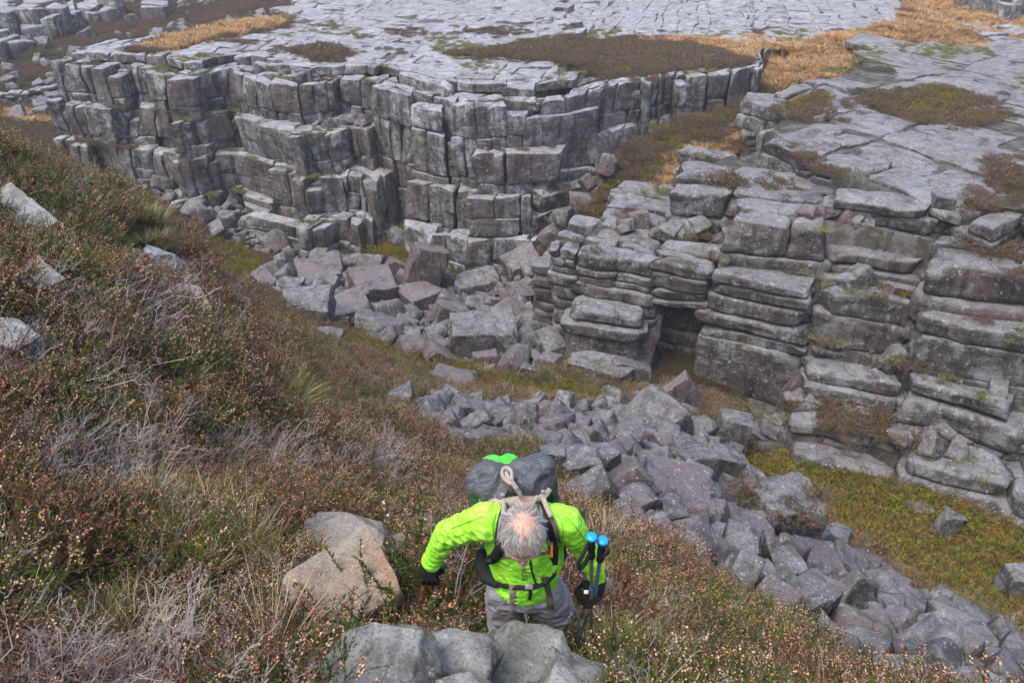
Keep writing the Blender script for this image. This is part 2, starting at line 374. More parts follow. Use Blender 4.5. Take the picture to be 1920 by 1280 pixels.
GREEN = [ppoly(-22.2, [(655,470),(690,440),(760,440),(830,470),(900,500),(880,530),(800,500),(740,490),(680,500)]),
         ppoly(-22, [(400,450),(450,460),(510,480),(500,510),(440,540),(400,500)]),
         ppoly(-19.6, [(1340,850),(1450,832),(1600,865),(1750,915),(1960,975),(2200,1050),(2100,1250),(1960,1350),(1750,1250),(1600,1130),(1450,1010)]),
         ppoly(-19.3, [(620,650),(840,640),(900,700),(1100,740),(1130,790),(960,760),(850,720),(700,700)]),
         ppoly(-20.2, [(690,330),(740,330),(750,440),(690,440)])]
ORANGE = [ppoly(-13.3, [(1180,80),(1420,66),(1560,62),(1700,30),(1720,-10),(1960,-10),(1960,110),(1760,95),(1640,84),(1560,120),(1500,150),(1440,128),(1300,86)]),
          ppoly(-13.1, [(330,72),(420,48),(540,28),(545,42),(440,78),(350,100),(300,118),(250,108),(300,92)]),
          ppoly(-14.9, [(1190,290),(1280,255),(1350,240),(1400,215),(1390,260),(1290,285),(1230,305)]),
          ppoly(-19.3, [(-300,205),(95,205),(100,240),(-300,250)])]
STONY = [[PY(*p)[:2] for p in [(520,480,45),(480,560,41),(600,640,36),(700,660,33),(850,700,30),(1030,720,28),(1050,560,38),(1000,470,44),(900,520,43),(800,500,43),(640,470,46)]],
         [PY(*p)[:2] for p in [(720,735,20),(860,850,15),(1040,870,12.5),(1150,975,8.8),(1300,1080,8),(1450,1150,7.5),(1700,1340,5.9),(1960,1430,5.6),(1900,1230,11),(1700,1110,14),(1560,1000,16),(1420,900,20),(1390,830,24),(1250,760,25),(1140,760,25),(1000,770,22),(850,740,23)]],
         [PY(*p)[:2] for p in [(150,260,60),(400,360,55),(620,480,46),(440,470,47),(300,370,51)]],
         [PY(*p)[:2] for p in [(1150,330,46),(1000,480,43),(960,500,43),(1020,380,46),(1120,300,48)]]]
def ground_material():
    m = NT('peat_and_grass_ground'); P = m.pos()
    a = m.noise(P, 1.4, 6, 0.7); b = m.noise(P, 9, 5, 0.7)
    c = m.mix(m.ramp(a, .4, .62), (0.024, 0.015, 0.010), (0.034, 0.034, 0.012))
    c = m.mix(m.ramp(b, .45, .7, 0, .7), c, (0.055, 0.034, 0.022))
    gr = m.mix(m.ramp(a, .38, .65), (0.045, 0.060, 0.014), (0.095, 0.105, 0.022))
    gr = m.mix(m.ramp(b, .5, .7, 0, .5), gr, (0.13, 0.10, 0.035))
    c = m.mix(m.attr('green'), c, gr)
    og = m.mix(m.ramp(a, .38, .62), (0.20, 0.105, 0.050), (0.33, 0.20, 0.095))
    og = m.mix(m.ramp(b, .45, .75, 0, .6), og, (0.12, 0.10, 0.04))
    c = m.mix(m.attr('orange'), c, og)
    st = m.mix(m.ramp(a, .42, .6), (0.060, 0.058, 0.056), (0.15, 0.148, 0.15))
    st = m.mix(m.ramp(b, .5, .62, 0, .6), st, (0.085, 0.080, 0.035))
    c = m.mix(m.math('MULTIPLY', m.attr('stone'), .85), c, st)
    m.color(c); m.rough(.95); m.b.inputs['Specular IOR Level'].default_value = .15
    m.bump(a, .9, .25); m.bump(b, .9, .08)
    return m.m
GROUND = ground_material()
ground_obj = build_ground()

# ------------------------------------------------------------------ jointed rock: every cell between joints is a column of bedded blocks
_tpl = {}
def cube_template(n):
    if n in _tpl: return _tpl[n]
    idx = {}; V = []
    def vid(a, b, c):
        k = (a, b, c)
        if k not in idx: idx[k] = len(V); V.append(k)
        return idx[k]
    F = []
    for i in range(n):
        for j in range(n):
            F.append([vid(i, j, 0), vid(i, j+1, 0), vid(i+1, j+1, 0), vid(i+1, j, 0)])
            F.append([vid(i, j, n), vid(i+1, j, n), vid(i+1, j+1, n), vid(i, j+1, n)])
            F.append([vid(i, 0, j), vid(i+1, 0, j), vid(i+1, 0, j+1), vid(i, 0, j+1)])
            F.append([vid(i, n, j), vid(i, n, j+1), vid(i+1, n, j+1), vid(i+1, n, j)])
            F.append([vid(0, i, j), vid(0, i, j+1), vid(0, i+1, j+1), vid(0, i+1, j)])
            F.append([vid(n, i, j), vid(n, i+1, j), vid(n, i+1, j+1), vid(n, i, j+1)])
    _tpl[n] = (np.array(V), np.array(F)); return _tpl[n]
def hexa_blocks(C, n, bev, amp, seed, chip=.70):
    """C (K,8,3): corners 000 100 110 010 001 101 111 011 -> vertices (K,m,3), faces"""
    C = np.asarray(C, float)
    T, F = cube_template(n); K = len(C)
    L = [np.linalg.norm(C[:, b]-C[:, a], axis=1) for a, b in ((0, 1), (0, 3), (0, 4))]
    ts = []
    bev = np.broadcast_to(bev, (K,))
    for ax in range(3):
        f = np.clip(bev/np.maximum(L[ax], 1e-3), .02, .22)                   # (K,)
        i = T[:, ax]
        inner = f[:, None] + (1-2*f[:, None])*((i-1)/max(n-2, 1))[None, :]
        t = np.where(i == 0, 0.0, np.where(i == n, 1.0, inner))
        ts.append(t)
    ext = ((T == 0) | (T == n)).sum(1)                                        # 1 face, 2 edge, 3 corner
    pull = np.where(ext == 3, .60, np.where(ext == 2, .36, 0.))
    for ax in range(3):
        f = np.clip(bev/np.maximum(L[ax], 1e-3), .02, .22)[:, None]
        i = T[:, ax]
        s = np.where(i == 0, 1, np.where(i == n, -1, 0))
        ts[ax] = ts[ax] + f*(pull*s)[None, :]
    a, b, c = [t[..., None] for t in ts]
    P = ((1-c)*((1-b)*((1-a)*C[:, None, 0]+a*C[:, None, 1])+b*((1-a)*C[:, None, 3]+a*C[:, None, 2]))
         + c*((1-b)*((1-a)*C[:, None, 4]+a*C[:, None, 5])+b*((1-a)*C[:, None, 7]+a*C[:, None, 6])))
    if amp > 0:
        k = 1.0
        P = P + np.stack([vnoise(P, .17, seed+50), vnoise(P, .17, seed+51), .12*vnoise(P, .15, seed+52)], -1)*.38
        for o in range(3):
            D = np.stack([vnoise(P, .7*2.2**o, seed+o*3+q) for q in range(3)], -1)
            P = P + D*np.array([1, 1, .55])*amp*k
            k *= .6
        if n >= 5:                                      # corners and arrises broken off along flat faces
            rg = np.random.default_rng(seed+9); c = P.mean(1, keepdims=True)
            for r_ in range(4):
                nn = rg.choice([-1., 1.], (K, 3))*rg.uniform(.15, 1, (K, 3)); nn[:, 2] = np.abs(nn[:, 2])*rg.choice([-.5, 1, 1], K)
                nn /= np.linalg.norm(nn, axis=1, keepdims=True)
                h = np.einsum('kmi,ki->km', P-c, nn); lim = h.max(1)*rg.uniform(chip, 1.02, K)
                P = P - np.maximum(h-lim[:, None], 0)[..., None]*nn[:, None]
            P = P + np.stack([vnoise(P, 4.3, seed+70+q_) for q_ in range(3)], -1)*.022
    return P, F
class Rocks:
    def __init__(s): s.C = []; s.t = []; s.n = []; s.b = []
    def add(s, C8, tint, n=4, bev=.07): s.C.append(C8); s.t.append(tint); s.n.append(n); s.b.append(bev)
def quadblock(q, z0, z1, tz=(0, 0, 0, 0), grow=0.0, skew=(0, 0)):
    q = np.asarray(q, float); c = q.mean(0)
    lo = c + (q-c)*(1+grow); hi = c + (q-c)*(1+grow) + np.asarray(skew)
    return np.array([[*lo[i], z0] for i in range(4)] + [[*hi[i], z1+tz[i]] for i in range(4)])
def jointed(Rk, quads, hfun, base_fun, seed, cavef=False, cutj=.05, jxs=.05, bedw=1., topj=.035, skipcut=.25, bed=1.05, dip=(0, 0), gap=.045, skip=None, drop=.12, vegskip=True, nbase=4, split=.35, rag=.06, cap=0.35, bv=(.05, .16)):
    """quads (K,4,2) plan cells"""
    rng = np.random.default_rng(seed)
    q = np.asarray(quads); c = q.mean(1)
    H = hfun(c[:, 0], c[:, 1])
    ok = ~np.isnan(H)
    if skip is not None: ok &= ~skip(c[:, 0], c[:, 1])
    q = q[ok]; c = c[ok]; H = H[ok]
    size = np.sqrt(np.abs((q[:, 1, 0]-q[:, 0, 0])*(q[:, 3, 1]-q[:, 0, 1])-(q[:, 1, 1]-q[:, 0, 1])*(q[:, 3, 0]-q[:, 0, 0])))
    fat = size > .45; q = q[fat]; c = c[fat]; H = H[fat]; size = size[fat]
    lowest = H.copy()
    for ang in range(0, 360, 45):
        for k in (.8, 1.4):
            X = c[:, 0]+np.cos(math.radians(ang))*size*k; Y = c[:, 1]+np.sin(math.radians(ang))*size*k
            h = hfun(X, Y); gz = base_fun(X, Y); h = np.where(np.isnan(h) | (incave(X, Y) if cavef else False), gz, h)
            lowest = np.minimum(lowest, h)
    if vegskip:
        ok = ~(veg(c[:, 0], c[:, 1]) & (lowest > H-.75)); q = q[ok]; c = c[ok]; H = H[ok]; size = size[ok]; lowest = lowest[ok]
    levels = []
    z = -9.
    lr = np.random.default_rng(seed+5)
    while z > -26: z -= bed*lr.uniform(.55, 1.5); levels.append((z, lr.uniform(-.05, .14)))
    for i in range(len(q)):
        T = H[i] + rng.normal(0, topj); B = lowest[i]
        edge = (T-B) > .8
        if edge and rng.random() < drop: T -= rng.uniform(.3, 1.0)
        elif rng.random() < .04: T -= rng.uniform(.06, .16)
        B = max(B-.5, -25.5) if edge else T-.55
        qq = q[i]; cc = c[i]
        g_ = (gap if edge else gap*.22)*rng.uniform(.4, 2.2)/size[i]
        zoff = .22*float(n2(np.array([cc[0]]), np.array([cc[1]]), .12, 70)[0]) + dip[0]*cc[0] + dip[1]*cc[1]
        cuts = [T] + [z+zoff+rng.normal(0, cutj) for z, w in levels if T-cap > z+zoff > B+.2] + [B]
        if len(cuts) > 3: cuts = [cuts[0]] + [q_ for q_ in cuts[1:-1] if rng.random() > skipcut+.5*float(n2(cc[:1], cc[1:], .15, 72)[0])] + [cuts[-1]]
        ws = [0.0]+[w for z, w in levels if T-cap > z+zoff > B+.2]
        tilt = rng.normal(0, .03 if edge else .012, 4)*size[i]
        t0 = rng.random()
        jx = rng.normal(0, jxs, 2)
        for k in range(len(cuts)-1):
            z1, z0 = cuts[k], cuts[k+1]
            if z1-z0 < .12: continue
            if z1 < -16.6 and cavef and bool(incave(cc[:1], cc[1:])[0]): continue
            if cavef and z0 < -16.9 and bool(incave(cc[:1], cc[1:])[0]): z0 = -16.9
            grow = -g_*2 + (rng.normal(0, .03)*bedw + ws[min(k, len(ws)-1)]*bedw if edge and k > 0 else 0)
            if edge and k > 1 and rng.random() < .06: grow -= .18
            tz = tilt if k == 0 else rng.normal(0, .02, 4)*size[i]
            parts = [qq]
            if edge and rng.random() < split and size[i] > 1.0:      # a vertical joint splits this bed
                f = rng.uniform(.35, .65); m1 = qq[0]*(1-f)+qq[1]*f; m2 = qq[3]*(1-f)+qq[2]*f
                parts = [np.array([qq[0], m1, m2, qq[3]]), np.array([m1, qq[1], qq[2], m2])]
            for p_ in parts:
                C8 = quadblock(p_ + (jx+rng.normal(0, .03, 2) if edge else 0), z0+.01, z1-.005, tz, grow)
                if edge: C8 = C8 + rng.normal(0, rag, (8, 3))*np.array([1, 1, .6])*min(size[i], 2.)
                Rk.add(C8, np.clip(t0*.6+rng.random()*.4, 0, 1), nbase, rng.uniform(*bv) if edge else rng.uniform(.02, .05))
def finish_rocks(Rk, name, label, limit, seed, amp=.05, mat=None, chip=.7, part='rock_block', minpx=7):
    C = np.array(Rk.C); t = np.array(Rk.t); b = np.array(Rk.b)
    cen = C.mean(1); u, v, d = project(cen)
    ext = C.max(1)-C.min(1); px = np.sort(ext, axis=1)[:, 1:].mean(1)/d*FOC
    vis = (u > -150) & (u < 2070) & (v > -120) & (v < 1400)
    keep = vis | (np.abs(u-960) < 2200)
    score = np.where(vis, px, 0)
    order = np.argsort(-score); ind = set(order[:limit].tolist())
    root = bpy.data.objects.new(name, None); COL.objects.link(root); root['kind'] = 'structure'; root['label'] = label
    parts = {9: [], 7: [], 5: [], 3: []}
    for i in range(len(C)):
        n = 9 if score[i] > 75 else 7 if score[i] > 36 else 5 if score[i] > 14 else 3
        parts[n].append(i)
    SV, SF, ST = [], [], []; off = 0
    for n, ids in parts.items():
        if not ids: continue
        ids = np.array(ids); P, F = hexa_blocks(C[ids], n, b[ids], amp, seed, chip)
        for a in range(len(ids)):
            if ids[a] in ind:
                o0 = P[a].mean(0)
                me = mesh_from(part, P[a]-o0, F, True, [mat], None, {'tint': np.full(len(P[a]), t[ids[a]])})
                put(part, me, root, loc=o0)
            else:
                SV.append(P[a]); SF.append(F+off); ST.append(np.full(len(P[a]), t[ids[a]])); off += len(P[a])
    if SV:
        me = mesh_from('smaller_blocks', np.vstack(SV), np.vstack(SF), True, [mat], None, {'tint': np.concatenate(ST)})
        put('smaller_blocks', me, root, kind='stuff')
    print(name, len(C), 'blocks', 'px>62:', int((score > 62).sum()))
    return root

# north plateau grid: along the lip, then inland
def north_only(x, y): return np.where(inpoly(x, y, NP_OUT) , rockh(x, y), np.nan)
def north_cells():
    rng = np.random.default_rng(11)
    seg = np.hypot(*(E0[1:][1:]-E0[1:][:-1]).T); S = np.concatenate([[0], np.cumsum(seg)])
    s = [0.]
    while s[-1] < S[-1]: s.append(s[-1]+(rng.uniform(.7, 1.3) if math.sin(s[-1]*.55) > -.1 else rng.uniform(1.6, 3.2)))
    while s[-1] < S[-1]+30: s.append(s[-1]+rng.uniform(1.2, 2.6))
    s = np.array(s)
    dd = [-7.5]
    while dd[-1] < 70: dd.append(dd[-1]+(rng.uniform(.7, 1.2) if dd[-1] < 3 else rng.uniform(1.0, 2.2)))
    dd = np.array(dd)
    # smoothed lip line for the grid
    ss = np.linspace(0, S[-1], 200)
    ex = np.interp(ss, S, E0[1:, 0]); ey = np.interp(ss, S, E0[1:, 1])
    k = np.hanning(21); k /= k.sum()
    exs = np.convolve(np.pad(ex, 10, 'reflect', reflect_type='odd'), k, 'valid'); eys = np.convolve(np.pad(ey, 10, 'reflect', reflect_type='odd'), k, 'valid')
    A, D = np.meshgrid(s, dd, indexing='ij')
    A = A + rng.normal(0, .16, A.shape) + .35*np.clip(D/6, 0, 1)*n2(A, D, .3, 8); D = D + rng.normal(0, .13, D.shape) + .5*n2(A, D, .25, 9)
    X = np.interp(A, ss, exs) + .22*D + np.maximum(A-S[-1], 0); Y = np.interp(A, ss, eys) + D
    Q = np.stack([np.stack([X[:-1, :-1], Y[:-1, :-1]], -1), np.stack([X[1:, :-1], Y[1:, :-1]], -1), np.stack([X[1:, 1:], Y[1:, 1:]], -1), np.stack([X[:-1, 1:], Y[:-1, 1:]], -1)], 2)
    # offset alternate rows: merge some neighbours into longer slabs
    out = []
    used = np.zeros(Q.shape[:2], bool)
    for i in range(Q.shape[0]):
        for j in range(Q.shape[1]):
            if used[i, j]: continue
            used[i, j] = True
            q = Q[i, j]
            r = rng.random()
            if dd[j] <= 1.5 and r < .30 and i+2 < Q.shape[0] and n2(np.array([s[i]]), np.array([0.]), .12, 77)[0] > -.1 and not used[i+1, j] and not used[i+2, j]:
                used[i+1, j] = used[i+2, j] = True; q = np.array([Q[i, j][0], Q[i+2, j][1], Q[i+2, j][2], Q[i, j][3]])
            elif dd[j] > 1 and r < .35 and i+1 < Q.shape[0] and not used[i+1, j]:
                used[i+1, j] = True; q = np.array([Q[i, j][0], Q[i+1, j][1], Q[i+1, j][2], Q[i, j][3]])
            elif dd[j] > 1 and r < .6 and j+1 < Q.shape[1] and not used[i, j+1]:
                used[i, j+1] = True; q = np.array([Q[i, j][0], Q[i, j][1], Q[i, j+1][2], Q[i, j+1][3]])
            out.append(q)
    return np.array(out)
def grid_cells(origin, ax, bx, na, nb, la, lb, seed, jit=.14, merge=.4):
    rng = np.random.default_rng(seed)
    a = np.concatenate([[0], np.cumsum(rng.uniform(*la, na))]); b = np.concatenate([[0], np.cumsum(rng.uniform(*lb, nb))])
    A, B = np.meshgrid(a, b, indexing='ij'); A = A + rng.normal(0, jit, A.shape) + .4*n2(A, B, .3, seed); B = B + rng.normal(0, jit, B.shape) + .4*n2(A, B, .25, seed+1)
    X = origin[0]+A*ax[0]+B*bx[0]; Y = origin[1]+A*ax[1]+B*bx[1]
    Q = np.stack([np.stack([X[:-1, :-1], Y[:-1, :-1]], -1), np.stack([X[1:, :-1], Y[1:, :-1]], -1), np.stack([X[1:, 1:], Y[1:, 1:]], -1), np.stack([X[:-1, 1:], Y[:-1, 1:]], -1)], 2)
    out = []; used = np.zeros(Q.shape[:2], bool)
    for i in range(Q.shape[0]):
        for j in range(Q.shape[1]):
            if used[i, j]: continue
            used[i, j] = True; q = Q[i, j]; r = rng.random()
            if r < merge/2 and i+1 < Q.shape[0] and not used[i+1, j]:
                used[i+1, j] = True; q = np.array([Q[i, j][0], Q[i+1, j][1], Q[i+1, j][2], Q[i, j][3]])
            elif r < merge and j+1 < Q.shape[1] and not used[i, j+1]:
                used[i, j+1] = True; q = np.array([Q[i, j][0], Q[i, j][1], Q[i, j+1][2], Q[i, j+1][3]])
            out.append(q)
    return np.array(out)
NR = Rocks()
jointed(NR, north_cells(), north_only, ground, 101, topj=.015, bed=1.3, skipcut=.38, drop=.18, gap=.022, jxs=.04, split=.35, rag=.055, cap=.9, bv=(.02, .09))
north_root = finish_rocks(NR, 'cliff', 'long grey jointed cliff of the far plateau across the gully with flat slab top', 300, 201, .11, ROCK, .82)
SR = Rocks()
def s_upper(x, y):
    h = np.where(np.asarray(x) > 0, rockh(x, y), np.nan); h = np.where(inpoly(x, y, S_POLYS[0][1]) | (h > -12.95), h, np.nan); return np.where(h > -12.95, h, np.nan)
def s_lower(x, y): return np.where(inpoly(x, y, SE_OUT), rockh(x, y), np.nan)
SE_OUT = [(0, 22), (0, 38), (6, 42), (17, 58), (26, 72), (70, 72), (70, 10), (15, 10)]
upper = grid_cells((5.3, 48.35), (.50, -.866), (.80, .60), 20, 22, (1.8, 4.2), (1.4, 3.8), 21, .12, .35)
low_rng = grid_cells((-4, 27.5), (.93, -.36), (.30, .954), 26, 30, (1.2, 4.2), (.75, 1.4), 22, .14, .12)
jointed(SR, upper, lambda x, y: np.where(inpoly(x, y, SE_OUT), s_upper(x, y), np.nan), lambda x, y: np.full(np.shape(x), -13.2), 102, bed=1.2, drop=.05, topj=.02, gap=.03)
jointed(SR, low_rng, s_lower, ground, 103, cavef=True, cutj=.02, jxs=.03, bedw=1.4, skipcut=.30, bed=.60, dip=(-.15, 0), drop=.12, gap=.010, split=.16, rag=.035, bv=(.06, .28), skip=lambda x, y: ~np.isnan(s_upper(x, y)) & ((x-5.3)*.866+(y-48.35)*.5 > .35), vegskip=True)
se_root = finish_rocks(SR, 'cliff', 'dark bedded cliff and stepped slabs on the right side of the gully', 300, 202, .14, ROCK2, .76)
# ------------------------------------------------------------------ boulders
def boulder_shape(seed, dims=(1, 1, 1), sub=2, rough=.05, bev=.05, kind='angular'):
    rng = np.random.default_rng(seed); bm = bmesh.new()
    pts = []
    if kind == 'angular':
        for sx in (-1, 1):
            for sy in (-1, 1):
                for sz in (-1, 1):
                    c = np.array([sx, sy, sz])*(1-np.abs(rng.normal(0, .16, 3)).clip(0, .42))
                    if rng.random() < .45:                    # a corner is broken off
                        k = rng.uniform(.2, .6)
                        for ax in range(3):
                            e = c.copy(); e[ax] -= k*np.sign(c[ax])*rng.uniform(.5, 1.3); pts.append(e)
                    else: pts.append(c)
    elif kind == 'wedge':
        for sx in (-1, 1):
            for sy in (-1, 1):
                pts.append(np.array([sx, sy, -1])*rng.uniform(.8, 1.05, 3))
        a = rng.uniform(-.5, .5)
        pts += [np.array([a, -.7, 1.]), np.array([a+rng.uniform(-.3, .3), .7, rng.uniform(.5, .95)]), np.array([-.7, .2, rng.uniform(-.2, .3)]), np.array([.8, rng.uniform(-.3, .3), rng.uniform(-.3, .3)])]
    else:
        for i in range(26):
            p = rng.normal(0, 1, 3); p /= np.linalg.norm(p); p = np.sign(p)*np.abs(p)**.75; pts.append(p*rng.uniform(.86, 1.08))
    for p in pts: bm.verts.new(np.array(p)*np.array(dims)*.5)
    r = bmesh.ops.convex_hull(bm, input=bm.verts)
    junk = [e for e in r.get('geom_interior', []) + r.get('geom_unused', []) if isinstance(e, bmesh.types.BMVert)]
    if junk: bmesh.ops.delete(bm, geom=list(set(junk)), context='VERTS')
    bmesh.ops.dissolve_limit(bm, angle_limit=math.radians(9), verts=bm.verts, edges=bm.edges)
    s = min(dims)
    bmesh.ops.bevel(bm, geom=bm.edges[:], offset=s*bev, segments=1 if sub < 2 else 2, profile=.6, affect='EDGES', clamp_overlap=True)
    bmesh.ops.triangulate(bm, faces=bm.faces)
    if sub >= 1:
        for it in range(4 if sub > 2 else 3 if sub == 2 else 2):
            L = max(dims)/(22 if sub > 2 else 9 if sub == 2 else 4)
            es = [e for e in bm.edges if e.calc_length() > L]
            if not es: break
            bmesh.ops.subdivide_edges(bm, edges=es, cuts=1)
            bmesh.ops.triangulate(bm, faces=[f for f in bm.faces if len(f.verts) > 3])
    V = np.array([v.co[:] for v in bm.verts]); F = np.array([[v.index for v in f.verts] for f in bm.faces])
    bm.free()
    if rough:
        k = 1.
        for o in range(4 if sub > 1 else 2):
            D = np.stack([vnoise(V/s, 1.1*2.1**o, seed*7+o*3+q) for q in range(3)], -1); V = V + D*rough*s*k; k *= .55
    return V, F
def rotm(rx, ry, rz): return np.array(Euler((rx, ry, rz)).to_matrix())
def hit(u, v, fn=None):
    """where the sight line through a pixel meets the land"""
    fn = fn or (lambda x, y: land(x, y)[0])
    dx, dy, dz = [float(q) for q in ray(u, v)]
    t = np.concatenate([np.linspace(1.5, 12, 160), np.linspace(12.1, 130, 700)])
    below = dz*t - fn(dx*t, dy*t) < 0
    i = int(np.argmax(below)) if below.any() else len(t)-1
    a = t[max(i-1, 0)]; b = t[i]
    for _ in range(8):
        m = (a+b)/2
        if dz*m < float(fn(np.array([dx*m]), np.array([dy*m]))[0]): b = m
        else: a = m
    return np.array([dx*b, dy*b, dz*b])
MOSSY = []
BIG = []      # (centre, radius) of every placed boulder, for spacing and to keep plants off
n_ind = 0
